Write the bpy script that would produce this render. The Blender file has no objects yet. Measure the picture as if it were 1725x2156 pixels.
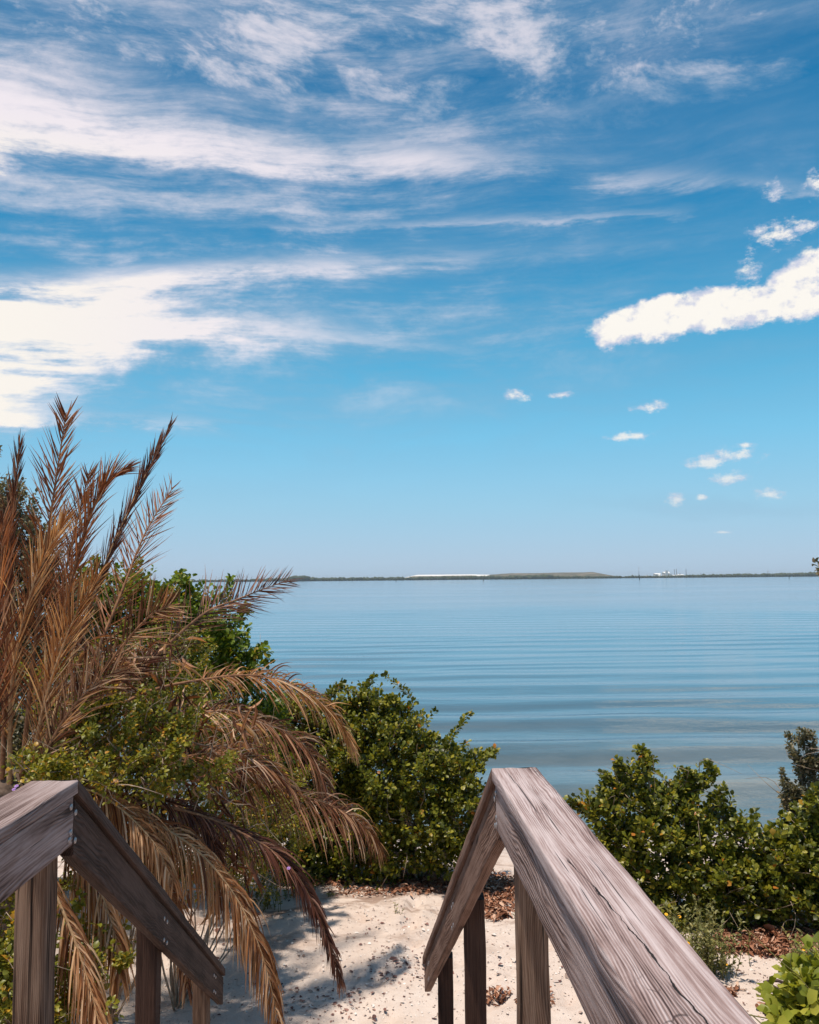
import bpy, bmesh, math, random
import numpy as np
from mathutils import Vector, Matrix, noise as mnoise

random.seed(11)
RNG = np.random.default_rng(11)
SC = bpy.context.scene
COL = SC.collection

# ------------------------------------------------------------------ camera
EYE = Vector((0.0, 0.0, 3.45))
FPX = 1790.0            # focal length for a picture 1725 x 2156
PITCH = math.atan(142.0 / FPX)
ROLL = math.radians(0.53)
fwd = Vector((0, math.cos(PITCH), math.sin(PITCH)))
r0 = Vector((1, 0, 0)); u0 = r0.cross(fwd)
right = r0 * math.cos(ROLL) - u0 * math.sin(ROLL)
up = u0 * math.cos(ROLL) + r0 * math.sin(ROLL)
cam_d = bpy.data.cameras.new('camera')
cam_d.sensor_fit = 'VERTICAL'; cam_d.sensor_height = 24.0
cam_d.lens = 24.0 * FPX / 2156.0
cam_d.clip_start = 0.05; cam_d.clip_end = 60000
cam = bpy.data.objects.new('camera', cam_d); COL.objects.link(cam)
M = Matrix((right, up, -fwd)).transposed().to_4x4(); M.translation = EYE
cam.matrix_world = M
SC.camera = cam

def ray(px, py):
    return (fwd + right * ((px - 862.5) / FPX) + up * ((1078.0 - py) / FPX))
def at(px, py, D):
    """the place in the scene that lies D metres ahead"""
    d = ray(px, py); return EYE + d * (D / d.y)

# ------------------------------------------------------------------ node helper
class E:
    """a float or vector socket with arithmetic"""
    def __init__(s, nt, k): s.nt = nt; s.k = k
    def _m(s, op, *a):
        n = s.nt.nodes.new('ShaderNodeMath'); n.operation = op
        for i, v in enumerate((s,) + a):
            if isinstance(v, E): s.nt.links.new(v.k, n.inputs[i])
            else: n.inputs[i].default_value = float(v)
        return E(s.nt, n.outputs[0])
    def __add__(s, o): return s._m('ADD', o)
    __radd__ = __add__
    def __sub__(s, o): return s._m('SUBTRACT', o)
    def __rsub__(s, o): return (s * -1.0) + o
    def __mul__(s, o): return s._m('MULTIPLY', o)
    __rmul__ = __mul__
    def __truediv__(s, o): return s._m('DIVIDE', o)
    def mx(s, o): return s._m('MAXIMUM', o)
    def mn(s, o): return s._m('MINIMUM', o)
    def pw(s, o): return s._m('POWER', o)
    def ab(s): return s._m('ABSOLUTE')
    def sin(s): return s._m('SINE')
    def exp(s): return s._m('EXPONENT')
    def frac(s): return s._m('FRACT')
    def clamp(s): return s.mx(0.0).mn(1.0)
def L(nt, a, sock):
    if isinstance(a, E): nt.links.new(a.k, sock)
    elif isinstance(a, (tuple, list)): sock.default_value = tuple(a) + ((1.0,) if len(a) == 3 and len(sock.default_value) == 4 else ())
    else: sock.default_value = a
def xyz(nt, x, y, z=0.0):
    n = nt.nodes.new('ShaderNodeCombineXYZ')
    for i, v in enumerate((x, y, z)): L(nt, v, n.inputs[i])
    return E(nt, n.outputs[0])
def sep(nt, v):
    n = nt.nodes.new('ShaderNodeSeparateXYZ'); nt.links.new(v.k, n.inputs[0])
    return [E(nt, n.outputs[i]) for i in range(3)]
def nz(nt, v, scale=1.0, detail=4.0, rough=0.55, dist=0.0, col=False):
    n = nt.nodes.new('ShaderNodeTexNoise')
    if v is not None: nt.links.new(v.k, n.inputs['Vector'])
    n.inputs['Scale'].default_value = scale; n.inputs['Detail'].default_value = detail
    n.inputs['Roughness'].default_value = rough; n.inputs['Distortion'].default_value = dist
    return E(nt, n.outputs['Color' if col else 'Fac'])
def ss(nt, x, a, b, lo=0.0, hi=1.0):
    n = nt.nodes.new('ShaderNodeMapRange'); n.interpolation_type = 'SMOOTHSTEP'
    L(nt, x, n.inputs['Value'])
    n.inputs['From Min'].default_value = a; n.inputs['From Max'].default_value = b
    n.inputs['To Min'].default_value = lo; n.inputs['To Max'].default_value = hi
    return E(nt, n.outputs[0])
def mixc(nt, f, a, b, mode='MIX'):
    n = nt.nodes.new('ShaderNodeMix'); n.data_type = 'RGBA'; n.blend_type = mode
    L(nt, f, n.inputs[0]); L(nt, a, n.inputs[6]); L(nt, b, n.inputs[7])
    return E(nt, n.outputs[2])
def ramp(nt, x, stops):
    n = nt.nodes.new('ShaderNodeValToRGB'); L(nt, x, n.inputs[0])
    el = n.color_ramp.elements
    while len(el) < len(stops): el.new(0.5)
    for e, (p, c) in zip(el, stops): e.position = p; e.color = tuple(c) + (1.0,)
    return E(nt, n.outputs[0])
def fcurve(nt, x, pts, x0, x1):
    """piecewise curve through pts (x, y>=0), held flat outside"""
    ymax = max(p[1] for p in pts) or 1.0
    n = nt.nodes.new('ShaderNodeFloatCurve')
    t = ((x - x0) * (1.0 / (x1 - x0))).clamp(); nt.links.new(t.k, n.inputs['Value'])
    c = n.mapping.curves[0]
    P = sorted((min(max((a - x0) / (x1 - x0), 0), 1), b / ymax) for a, b in pts)
    c.points[0].location = P[0]; c.points[1].location = P[-1]
    for q in P[1:-1]: c.points.new(*q)
    n.mapping.update()
    return E(nt, n.outputs[0]) * ymax

# ------------------------------------------------------------------ world, sun, exposure
SUN_AZ, SUN_EL = math.radians(-122), math.radians(75)
sun_dir = Vector((math.sin(SUN_AZ) * math.cos(SUN_EL), math.cos(SUN_AZ) * math.cos(SUN_EL), math.sin(SUN_EL)))

def make_world():
    w = bpy.data.worlds.new('World'); SC.world = w; w.use_nodes = True
    nt = w.node_tree; nt.nodes.clear()
    def vm(op, a, b=None, c=None):
        n = nt.nodes.new('ShaderNodeVectorMath'); n.operation = op
        for i, q in enumerate((a, b, c)):
            if q is not None: L(nt, q, n.inputs[i])
        return E(nt, n.outputs['Value' if op in ('LENGTH', 'DOT_PRODUCT') else 'Vector'])
    def bgd(col):
        n = nt.nodes.new('ShaderNodeBackground'); nt.links.new(col.k, n.inputs[0]); n.inputs['Strength'].default_value = 0.12
        return n.outputs[0]
    def mixs(f, a, b):
        n = nt.nodes.new('ShaderNodeMixShader'); nt.links.new(f.k, n.inputs[0]); nt.links.new(a, n.inputs[1]); nt.links.new(b, n.inputs[2])
        return n.outputs[0]
    out = nt.nodes.new('ShaderNodeOutputWorld')
    sky = nt.nodes.new('ShaderNodeTexSky'); sky.sky_type = 'NISHITA'; sky.sun_disc = False
    sky.sun_elevation = SUN_EL; sky.sun_rotation = SUN_AZ
    sky.air_density = 1.0; sky.dust_density = 0.5; sky.ozone_density = 3.0; sky.altitude = 0
    tc = nt.nodes.new('ShaderNodeTexCoord')
    x, y, z = sep(nt, E(nt, tc.outputs['Generated']))
    u = x._m('ARCTAN2', y) * 17.9                               # round the compass, 0 straight ahead
    v = (z / (x * x + y * y).pw(0.5).mx(0.02) * 17.9).mx(-2.0).mn(45.0)   # up from the horizon
    def UV(px, py):
        d = ray(px, py); return math.atan2(d.x, d.y) * 17.9, d.z / math.hypot(d.x, d.y) * 17.9
    # clear sky: the sky texture, pushed to the teal and lavender of the picture
    nis = mixc(nt, 1.0, E(nt, sky.outputs[0]), SKY_TINT, 'MULTIPLY')
    grad = ramp(nt, (v + 1.0) * (1 / 25.0), [(p, c) for p, c in SKY_RAMP])
    clear = mixc(nt, 0.94, nis, grad)
    # ---- plain streaky sky for the rest of the dome
    vt = v.mn(16.0)
    t0 = nz(nt, xyz(nt, u * 0.14 + vt * 0.12, vt * 0.55, 0.7), 1.0, 4, 0.55)
    cheap = bgd(mixc(nt, ss(nt, t0, 0.42, 0.70) * ss(nt, v, 0.5, 7.0) * 0.75, clear, CLOUD_MEAN))
    # ---- full cloud towards the bay
    wn = nz(nt, xyz(nt, u * 0.13, v * 0.22, 3.1), 1.0, 2, 0.5, 0.0, True); wx, wy, wz = sep(nt, wn)
    uw = u + (wx - 0.5) * 4.0
    vw = v + (wy - 0.5) * 1.8
    streak = nz(nt, xyz(nt, uw * 0.10 + vw * 0.03, vw * 1.25 - uw * 0.03, 0.7), 1.0, 6, 0.62)
    wisp = nz(nt, xyz(nt, uw * 0.40 + vw * 0.25, vw * 0.95 - uw * 0.12, 5.2), 1.0, 8, 0.68)
    fibre = nz(nt, xyz(nt, uw * 0.55 + vw * 0.9, vw * 2.6 - uw * 0.28, 2.2), 1.0, 6, 0.66)
    tex = streak * 0.46 + wisp * 0.32 + fibre * 0.22
    UL, UR = -13.0, 13.0
    ut = ((u - UL) * (1.0 / (UR - UL))).clamp()
    vv = v + (wy - 0.5) * 0.5 + (wisp - 0.5) * 1.0 + (streak - 0.5) * 0.8
    cover = None
    for pts, wup, wdn, gain in BANDS:
        q = [UV(a_, b_) + (c_, d_) for a_, b_, c_, d_ in pts]
        n = nt.nodes.new('ShaderNodeRGBCurve'); nt.links.new(ut.k, n.inputs['Color'])
        n.mapping.use_clip = False
        for ci, sel in enumerate((lambda e: e[1] / 16.0, lambda e: e[2] / 2.0, lambda e: e[3] / 2.0)):
            cv = n.mapping.curves[ci]
            P = [((e[0] - UL) / (UR - UL), sel(e)) for e in q]
            P = [(0.0, P[0][1])] + [p for p in P if 0.01 < p[0] < 0.99] + [(1.0, P[-1][1])]
            cv.points[0].location = P[0]; cv.points[1].location = P[-1]
            for p in P[1:-1]: cv.points.new(*p)
        n.mapping.update()
        yc, wd, am = sep(nt, E(nt, n.outputs[0]))
        d = yc * -16.0 + vv
        t = (d * (0.5 / wup)).mx(d * (-0.5 / wdn)) / wd
        g = (t * t * -1.0).exp() * am * (2.0 * gain)
        cover = g if cover is None else cover + g
    cover = cover.mn(1.5)
    c1 = cover * (ss(nt, tex, 0.28, 0.68) * 1.0 + 0.16)
    veil = ss(nt, tex, 0.33, 0.66) * ss(nt, v, 0.5, 6.0) * ss(nt, u, 9.0, -2.0, 0.35, 1.0) * 0.72
    alto = ss(nt, nz(nt, xyz(nt, uw * 0.42, vw * 0.75 + uw * 0.10, 1.7), 1.0, 8, 0.66), 0.34, 0.70) * ss(nt, v, 8.2, 11.0) * 0.82
    c1 = c1.mx(veil).mx(alto).clamp()
    ccol = mixc(nt, ss(nt, c1 + (wisp - 0.5) * 0.8, 0.15, 1.0), CLOUD_DIM, CLOUD_LIT)
    ccol = mixc(nt, ss(nt, u, -2.0, -9.0) * ss(nt, c1, 0.6, 1.0) * ss(nt, v, 9.5, 8.0), ccol, CLOUD_HOT)
    res = mixc(nt, c1 * 0.97, clear, ccol)
    full = bgd(res)
    # ---- heaped clouds, low over the right of the bay
    cn = nz(nt, xyz(nt, u, v * 1.15, 2.0), 1.5, 8, 0.62)
    cn2 = nz(nt, xyz(nt, u + 0.10, v * 1.15 - 0.22, 2.0), 1.5, 4, 0.58)
    cf = nz(nt, xyz(nt, u * 0.8, v * 1.2, 9.0), 4.2, 6, 0.68)
    cs, sn = math.cos(T), math.sin(T)
    pr = xyz(nt, u * cs + v * sn, v * cs - u * sn, 0.0); pf = xyz(nt, u, v, 0.0)
    F = G = None
    for px, py, rx, ry, wgt in HEAPS:
        a_, b_ = UV(px, py); big = rx >= 50 and 510 < py < 700
        if big: a_, b_ = a_ * cs + b_ * sn, b_ * cs - a_ * sn
        sx, sy = 100.0 / (rx * wgt), 100.0 / (ry * wgt)
        l = vm('LENGTH', vm('MULTIPLY_ADD', pr if big else pf, (sx, sy, 0.0), (-a_ * sx, -b_ * sy, 0.0)))
        if big: F = l if F is None else F.mn(l)
        else: G = l if G is None else G.mn(l)
    fb = F * -1.0 + 1.0 + (cn - 0.5) * 1.05 + (cf - 0.5) * 0.62
    fs = G * -1.0 + 0.86 + (cf - 0.5) * 2.6 + (cn - 0.5) * 0.8
    # crisp heads, softer thinning bases and rags
    ca = ss(nt, fb, 0.0, 0.36).mx(ss(nt, fs, 0.0, 0.95) * 0.92)
    fld = fb.mx(fs * 0.6)
    relief = ss(nt, (cn - cn2) * 2.2 + (fld - 0.34) * 0.9, -0.30, 0.26)
    hc = mixc(nt, relief, HEAP_DIM, HEAP_LIT)
    hc = mixc(nt, ss(nt, v, 5.5, 0.5) * 0.42, hc, SKY_HORIZON)
    heap = bgd(mixc(nt, ca * 0.985, res, hc))
    win = ss(nt, u, 1.0, 1.2) * ss(nt, v, 0.4, 0.5) * ss(nt, v, 9.2, 9.0) * ss(nt, u, 11.0, 10.8)
    front = ss(nt, (u.ab() - 9.2).mx(v - 13.2), 0.0, 1.5, 1.0, 0.0)
    nt.links.new(mixs(front, cheap, mixs(win, full, heap)), out.inputs[0])
    w.cycles.sampling_method = 'NONE'

S = 1.0 / 0.12          # the cloud colours below are as seen; the Background strength is 0.12
def seen(r, g, b): return (r * S, g * S, b * S)
SKY_TINT = (0.52, 1.12, 1.42)
def lin(r, g, b):
    """a display colour 0..255 as light"""
    return tuple((((c / 255) / 12.92) if c < 10 else (((c / 255) + 0.055) / 1.055) ** 2.4) * S for c in (r, g, b))
SKY_RAMP = [(0.0, lin(178, 198, 222)), (0.055, lin(179, 203, 226)), (0.10, lin(158, 206, 232)), (0.155, lin(126, 200, 235)), (0.22, lin(86, 178, 220)), (0.30, lin(48, 148, 198)), (0.38, lin(22, 126, 180)), (0.48, lin(16, 112, 166)), (1.0, lin(16, 100, 152))]
SKY_HORIZON = lin(176, 204, 226)
CLOUD_MEAN = lin(205, 215, 232)
CLOUD_DIM = lin(138, 172, 200)
CLOUD_LIT = lin(244, 236, 242)
CLOUD_HOT = lin(255, 248, 238)
HEAP_LIT = lin(255, 250, 242)
HEAP_DIM = lin(208, 212, 230)
BANDS = [
    # long bright band below the top
    ([(-300, 305, 1.1, 1.0), (0, 305, 1.1, 1.0), (330, 318, 1.0, .95), (560, 338, .95, .9), (900, 360, .8, .85), (1250, 384, .6, .7), (1640, 402, .35, .65), (1900, 410, .3, .3)], 0.85, 0.48, 0.92),
    # its ragged upper veil
    ([(-300, 230, 1.0, .5), (0, 230, 1, .5), (500, 240, 1, .5), (900, 280, 1, .4), (1300, 310, .9, .35), (1725, 330, .7, .28), (2000, 330, .7, .2)], 1.0, 0.7, 0.8),
    # thin streaks in the blue
    ([(-300, 510, .5, .1), (250, 500, .5, .3), (600, 488, .6, .5), (1000, 470, .6, .5), (1400, 455, .5, .5), (1540, 450, .4, .0), (1900, 450, .4, .0)], 0.32, 0.30, 1.25),
    ([(-300, 640, 1, .85), (0, 632, 1, .85), (350, 596, 1, .8), (800, 565, 1, .65), (1100, 545, .9, .4), (1380, 520, .6, .35), (1520, 515, .5, .0), (1900, 515, .4, .0)], 0.55, 0.50, 1.15),
    # bright bank at the left, thinning to the right
    ([(-300, 760, 1.1, 1.6), (0, 775, 1.0, 1.5), (150, 745, .9, 1.05), (350, 715, .85, .75), (600, 720, .65, .55), (900, 740, .45, .4), (1200, 765, .3, .25), (1500, 770, .3, .0)], 0.95, 1.0, 1.2),
    ([(-300, 660, 1, .6), (100, 660, 1, .6), (400, 660, 1, .55), (700, 650, 1, .42), (1000, 640, 1, .3), (1300, 640, 1, .1), (1500, 640, 1, .0)], 0.9, 0.8, 0.85),
    # low streaks
    ([(-300, 880, 1, .6), (0, 880, 1, .6), (350, 884, .8, .55), (640, 895, .5, .35), (900, 905, .5, .0)], 0.26, 0.26, 0.9),
    ([(-300, 960, 1, .3), (0, 960, 1, .3), (400, 965, .8, .25), (700, 975, .5, .1), (1000, 980, .5, .0)], 0.4, 0.4, 0.6),
    ([(600, 1050, 1, .0), (1250, 1050, .8, .15), (1450, 1052, .8, .3), (1725, 1056, .8, .15), (1900, 1056, .8, .1)], 0.22, 0.22, 0.7),
    # mottled cloud along the very top
    ([(-300, 40, 1, .85), (0, 60, 1.1, .85), (350, 50, 1, .75), (700, 40, .9, .6), (1000, 45, .9, .7), (1300, 60, .8, .65), (1725, 20, .7, .5), (2000, 10, .7, .5)], 2.2, 0.9, 0.85),
    ([(-300, 190, 1, .5), (0, 190, 1, .5), (300, 185, 1, .3), (600, 190, 1, .15), (900, 180, 1, .05), (1300, 200, 1, .2), (1725, 250, 1, .3), (2000, 250, 1, .3)], 0.9, 0.7, 0.6),
]
T = math.radians(13)
HEAPS = [   # px, py, half width, half height, size
    (1312, 690, 84, 44, 1.0), (1375, 675, 95, 50, 1.0), (1450, 662, 110, 52, 1.0), (1540, 652, 130, 40, 1.0), (1640, 638, 130, 34, 1.0), (1730, 636, 100, 30, 1.0),
    (1665, 584, 56, 32, 1.0), (1730, 556, 85, 46, 1.0), (1583, 574, 34, 40, 1.0), (1820, 590, 120, 76, 1.0), (1400, 640, 52, 26, 1.0), (1500, 628, 60, 24, 1.0),
    (1640, 493, 84, 36, .9), (1630, 400, 30, 30, .9), (1715, 388, 30, 40, .9), (1600, 486, 46, 20, .9), (1690, 480, 52, 26, .85),
    (1087, 832, 34, 15, 1.05), (1185, 831, 36, 11, 1.0), (1367, 856, 42, 15, 1.05), (1333, 919, 60, 13, 1.0),
    (1490, 972, 66, 19, 1.05), (1555, 957, 62, 18, 1.1), (1535, 1006, 40, 19, 1.2), (1624, 1041, 38, 15, 1.15),
    (1424, 1052, 24, 14, 1.1), (1478, 1048, 22, 10, .9), (1570, 938, 38, 10, .9), (1522, 1121, 26, 7, .8),
]
make_world()
sl = bpy.data.lights.new('sun', 'SUN'); sl.energy = 5.0; sl.angle = math.radians(2.5); sl.color = (1.0, 0.91, 0.80)
so = bpy.data.objects.new('sun', sl); COL.objects.link(so)
so.rotation_euler = (-sun_dir).to_track_quat('-Z', 'Y').to_euler()
SC.view_settings.view_transform = 'Standard'; SC.view_settings.look = 'None'
SC.view_settings.exposure = 0.0; SC.view_settings.gamma = 1.0
SC.view_settings.use_curve_mapping = False
SC.cycles.max_bounces = 8; SC.cycles.diffuse_bounces = 3; SC.cycles.glossy_bounces = 3
SC.cycles.transparent_max_bounces = 12; SC.cycles.transmission_bounces = 4
SC.cycles.use_denoising = True
SC.cycles.caustics_reflective = False; SC.cycles.caustics_refractive = False

# ------------------------------------------------------------------ object helpers
def tag(o, label=None, cat=None, group=None, kind=None):
    if label: o['label'] = label
    if cat: o['category'] = cat
    if group: o['group'] = group
    if kind: o['kind'] = kind
    return o
def empty(name, loc, label, cat, group=None):
    o = bpy.data.objects.new(name, None); COL.objects.link(o); o.location = loc
    o.empty_display_size = 0.1
    return tag(o, label, cat, group)
def link_mesh(name, me, mat, parent=None):
    o = bpy.data.objects.new(name, me); COL.objects.link(o)
    if mat is not None and not me.materials: me.materials.append(mat)
    if parent is not None:
        o.parent = parent
        o.matrix_parent_inverse = WORLD_INV(parent)
    return o
def WORLD_INV(p):
    m = Matrix.Identity(4); q = p; chain = []
    while q is not None: chain.append(q); q = q.parent
    for q in reversed(chain): m = m @ (q.matrix_parent_inverse if q.parent else Matrix.Identity(4)) @ q.matrix_basis
    return m.inverted()
def mesh_np(name, V, F, smooth=False):
    """V (n,3); F list of faces or (m,k) array"""
    me = bpy.data.meshes.new(name)
    V = np.asarray(V, dtype=np.float32)
    if isinstance(F, np.ndarray):
        m, k = F.shape
        me.vertices.add(len(V)); me.vertices.foreach_set('co', V.ravel())
        me.loops.add(m * k); me.loops.foreach_set('vertex_index', F.astype(np.int32).ravel())
        me.polygons.add(m)
        me.polygons.foreach_set('loop_start', np.arange(0, m * k, k, dtype=np.int32))
        me.polygons.foreach_set('loop_total', np.full(m, k, dtype=np.int32))
        me.update(calc_edges=True)
    else:
        me.from_pydata([tuple(p) for p in V], [], F); me.update()
    if smooth: me.polygons.foreach_set('use_smooth', np.ones(len(me.polygons), dtype=bool))
    return me
def nrm(a): return a / np.maximum(np.linalg.norm(a, axis=-1, keepdims=True), 1e-9)
class Acc:
    """collects tubes and quads of one part"""
    def __init__(s): s.v = []; s.f = []; s.n = 0
    def add(s, V, F):
        s.v.append(np.asarray(V, float)); s.f += [tuple(int(i) + s.n for i in f) for f in F]; s.n += len(V)
    def tube(s, P, R, k=6):
        P = np.asarray(P, float); n = len(P); R = np.broadcast_to(R, (n,))
        T = nrm(np.gradient(P, axis=0)); ref = np.array([0.31, 0.2, 0.93])
        A = nrm(np.cross(T, ref)); B = np.cross(T, A)
        ang = np.arange(k) * 2 * np.pi / k
        V = (P[:, None] + R[:, None, None] * (A[:, None] * np.cos(ang)[None, :, None] + B[:, None] * np.sin(ang)[None, :, None])).reshape(-1, 3)
        F = [(i * k + j, i * k + (j + 1) % k, (i + 1) * k + (j + 1) % k, (i + 1) * k + j) for i in range(n - 1) for j in range(k)]
        F += [tuple(range(k - 1, -1, -1)), tuple((n - 1) * k + j for j in range(k))]
        s.add(V, F)
    def build(s, name, mat, parent=None, smooth=True):
        me = mesh_np(name, np.concatenate(s.v), s.f, smooth)
        return link_mesh(name, me, mat, parent)
def spline(P, n):
    P = np.asarray(P, float)
    Q = np.vstack([2 * P[0] - P[1], P, 2 * P[-1] - P[-2]])
    m = len(P) - 1; out = []
    for t in np.linspace(0, m - 1e-6, n):
        i = int(t); a = t - i; p0, p1, p2, p3 = Q[i:i + 4]
        out.append(0.5 * ((2 * p1) + (-p0 + p2) * a + (2 * p0 - 5 * p1 + 4 * p2 - p3) * a * a + (-p0 + 3 * p1 - 3 * p2 + p3) * a ** 3))
    return np.array(out)
_ph = np.random.default_rng(5).uniform(0, 6.28, (40, 4))
def wob(x, y, s=1.0, oct=4, seed=0):
    """cheap smooth noise about 0"""
    x = np.asarray(x, float) * s; y = np.asarray(y, float) * s; r = 0; a = 1.0
    for o in range(oct):
        for q in range(3):
            p = _ph[(o * 3 + q + seed * 7) % 40]; th = p[0]
            r = r + a * np.sin((x * math.cos(th) + y * math.sin(th)) * (1 + .35 * q) * 2.2 ** o + p[1]) / 3
        a *= 0.5
    return r
def sstep(a, b, x):
    t = np.clip((np.asarray(x, float) - a) / (b - a), 0, 1); return t * t * (3 - 2 * t)

# ------------------------------------------------------------------ materials
def new_mat(name):
    m = bpy.data.materials.new(name); m.use_nodes = True; nt = m.node_tree; nt.nodes.clear()
    o = nt.nodes.new('ShaderNodeOutputMaterial'); return m, nt, o
def princ(nt, o, col, rough=0.6, spec=0.4, bump=None, bstr=0.5, bdist=0.01):
    p = nt.nodes.new('ShaderNodeBsdfPrincipled'); L(nt, col, p.inputs['Base Color'])
    L(nt, rough, p.inputs['Roughness']); p.inputs['Specular IOR Level'].default_value = spec
    if bump is not None:
        b = nt.nodes.new('ShaderNodeBump'); b.inputs['Strength'].default_value = bstr; b.inputs['Distance'].default_value = bdist
        nt.links.new(bump.k, b.inputs['Height']); nt.links.new(b.outputs[0], p.inputs['Normal'])
    nt.links.new(p.outputs[0], o.inputs[0]); return p
def objco(nt):
    t = nt.nodes.new('ShaderNodeTexCoord'); return E(nt, t.outputs['Object'])
def geopos(nt):
    g = nt.nodes.new('ShaderNodeNewGeometry'); return E(nt, g.outputs['Position'])
def rnd(nt):
    g = nt.nodes.new('ShaderNodeNewGeometry'); i = nt.nodes.new('ShaderNodeObjectInfo')
    return (E(nt, g.outputs['Random Per Island']) + E(nt, i.outputs['Random'])).frac()

def wood(name, pale, mid, dark, ring=0.0062, contrast=0.55, crack=None, streaks=0.0, bs=0.6):
    """weathered softwood, grain along the board's own X"""
    m, nt, o = new_mat(name)
    oi = nt.nodes.new('ShaderNodeObjectInfo'); rv = E(nt, oi.outputs['Random'])
    x, y, z = sep(nt, objco(nt))
    xs = x + rv * 37.0
    w1 = nz(nt, xyz(nt, xs * 1.3, y * 7, z * 7), 1.0, 3, 0.5)
    w2 = nz(nt, xyz(nt, xs * 6.0, y * 22, z * 22), 1.0, 3, 0.5)
    fib0 = nz(nt, xyz(nt, xs * 3, y * 130, z * 130), 1.0, 3, 0.6)
    yy = y + z * 0.55 + (w1 - 0.5) * 0.075 + (w2 - 0.5) * 0.010
    rg = ((yy * (6.2832 / ring) + (fib0 - 0.5) * 3.0).sin() * 0.5 + 0.5).pw(1.3)
    fib = nz(nt, xyz(nt, xs * 5, y * 330, z * 330), 1.0, 5, 0.65)
    fib2 = nz(nt, xyz(nt, xs * 0.9, y * 70, z * 70), 1.0, 6, 0.68)
    blot = nz(nt, xyz(nt, xs * 3.2, y * 15, z * 15), 1.0, 6, 0.62, 0.4)
    blot2 = nz(nt, xyz(nt, xs * 1.1 + 5, y * 4, z * 4), 1.0, 4, 0.6)
    amt = ss(nt, blot2, 0.36, 0.60)
    t = (rg * (amt * 0.8 + 0.2) * 0.24 * contrast + fib * 0.40 + fib2 * 0.85 + blot * 0.62) - 0.50
    t = (t - 0.44) * 1.25 + 0.44 + (blot2 - 0.5) * 0.35
    c = ramp(nt, t, [(0.10, pale), (0.36, tuple(.6 * a + .4 * b for a, b in zip(pale, mid))), (0.58, mid), (0.88, dark)])
    if streaks:
        st = ss(nt, nz(nt, xyz(nt, xs * 0.9, y * 46, z * 46), 1.0, 3, 0.55), 0.57, 0.70) * streaks
        c = mixc(nt, st, c, tuple(0.45 * q for q in dark))
    gap = ss(nt, nz(nt, xyz(nt, xs * 1.7, y * 120, z * 120), 1.0, 2, 0.5), 0.665, 0.72)
    c = mixc(nt, gap * 0.85, c, (0.02, 0.013, 0.011))
    h = rg * amt * -0.6 + fib * 0.5 + blot * 0.35 - gap * 1.5
    # knots
    kv = nt.nodes.new('ShaderNodeTexVoronoi'); kv.inputs['Scale'].default_value = 1.0
    nt.links.new(xyz(nt, xs * 1.9, y * 7.5, z * 7.5).k, kv.inputs['Vector'])
    kn = ss(nt, E(nt, kv.outputs['Distance']) + (w2 - 0.5) * 0.10, 0.13, 0.05)
    c = mixc(nt, kn * 0.85, c, (0.045, 0.026, 0.020))
    if crack:
        x0, x1, y0, sl_ = crack
        ck = nz(nt, xyz(nt, x * 4.5, 0.3, 0.1), 1.0, 8, 0.6)
        d = (y - y0 - (x - x0) * sl_ - (ck - 0.5) * 0.045 - (w1 - 0.5) * 0.02).ab()
        wd = ss(nt, nz(nt, xyz(nt, x * 9, 4.0, 0.0), 1.0, 2, 0.5), 0.40, 0.68, 0.0, 0.0022)
        inside = ss(nt, x, x0, x0 + 0.05) * ss(nt, x, x1, x1 - 0.05) * ss(nt, z, 0.012, 0.016)
        cm = ss(nt, d - wd, 0.0009, 0.0) * inside
        c = mixc(nt, cm * 0.97, c, (0.010, 0.007, 0.006)); h = h - cm * 4.0
        # short checks across the surface
        v2 = nt.nodes.new('ShaderNodeTexVoronoi'); v2.feature = 'DISTANCE_TO_EDGE'; v2.inputs['Scale'].default_value = 1.0
        nt.links.new(xyz(nt, x * 11 + w1 * 3, y * 42 + w2 * 2.0, 0.0).k, v2.inputs['Vector'])
        ch = ss(nt, E(nt, v2.outputs['Distance']), 0.035, 0.0) * ss(nt, blot2, 0.50, 0.62) * ss(nt, z, 0.012, 0.016)
        c = mixc(nt, ch * 0.75, c, (0.05, 0.03, 0.028)); h = h - ch * 1.2
    princ(nt, o, c, 0.85, 0.2, h, bs, 0.006)
    return m
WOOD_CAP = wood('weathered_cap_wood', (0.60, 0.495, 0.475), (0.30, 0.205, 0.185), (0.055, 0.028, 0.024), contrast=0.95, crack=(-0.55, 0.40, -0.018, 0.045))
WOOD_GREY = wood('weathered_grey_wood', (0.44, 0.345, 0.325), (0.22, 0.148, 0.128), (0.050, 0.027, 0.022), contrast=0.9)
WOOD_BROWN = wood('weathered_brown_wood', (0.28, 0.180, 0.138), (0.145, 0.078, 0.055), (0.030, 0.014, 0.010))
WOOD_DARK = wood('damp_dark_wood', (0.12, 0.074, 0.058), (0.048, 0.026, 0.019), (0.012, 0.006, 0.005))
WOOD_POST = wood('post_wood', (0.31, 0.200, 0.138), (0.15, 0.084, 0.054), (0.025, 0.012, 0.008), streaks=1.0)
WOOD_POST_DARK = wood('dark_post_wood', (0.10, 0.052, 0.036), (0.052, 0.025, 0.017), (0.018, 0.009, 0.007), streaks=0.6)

def metal_mat():
    m, nt, o = new_mat('galvanised_steel')
    c = ramp(nt, nz(nt, objco(nt), 60, 4), [(0.3, (0.25, 0.20, 0.18)), (0.7, (0.55, 0.54, 0.56))])
    p = princ(nt, o, c, 0.45); p.inputs['Metallic'].default_value = 0.8; return m
STEEL = metal_mat()

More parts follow.
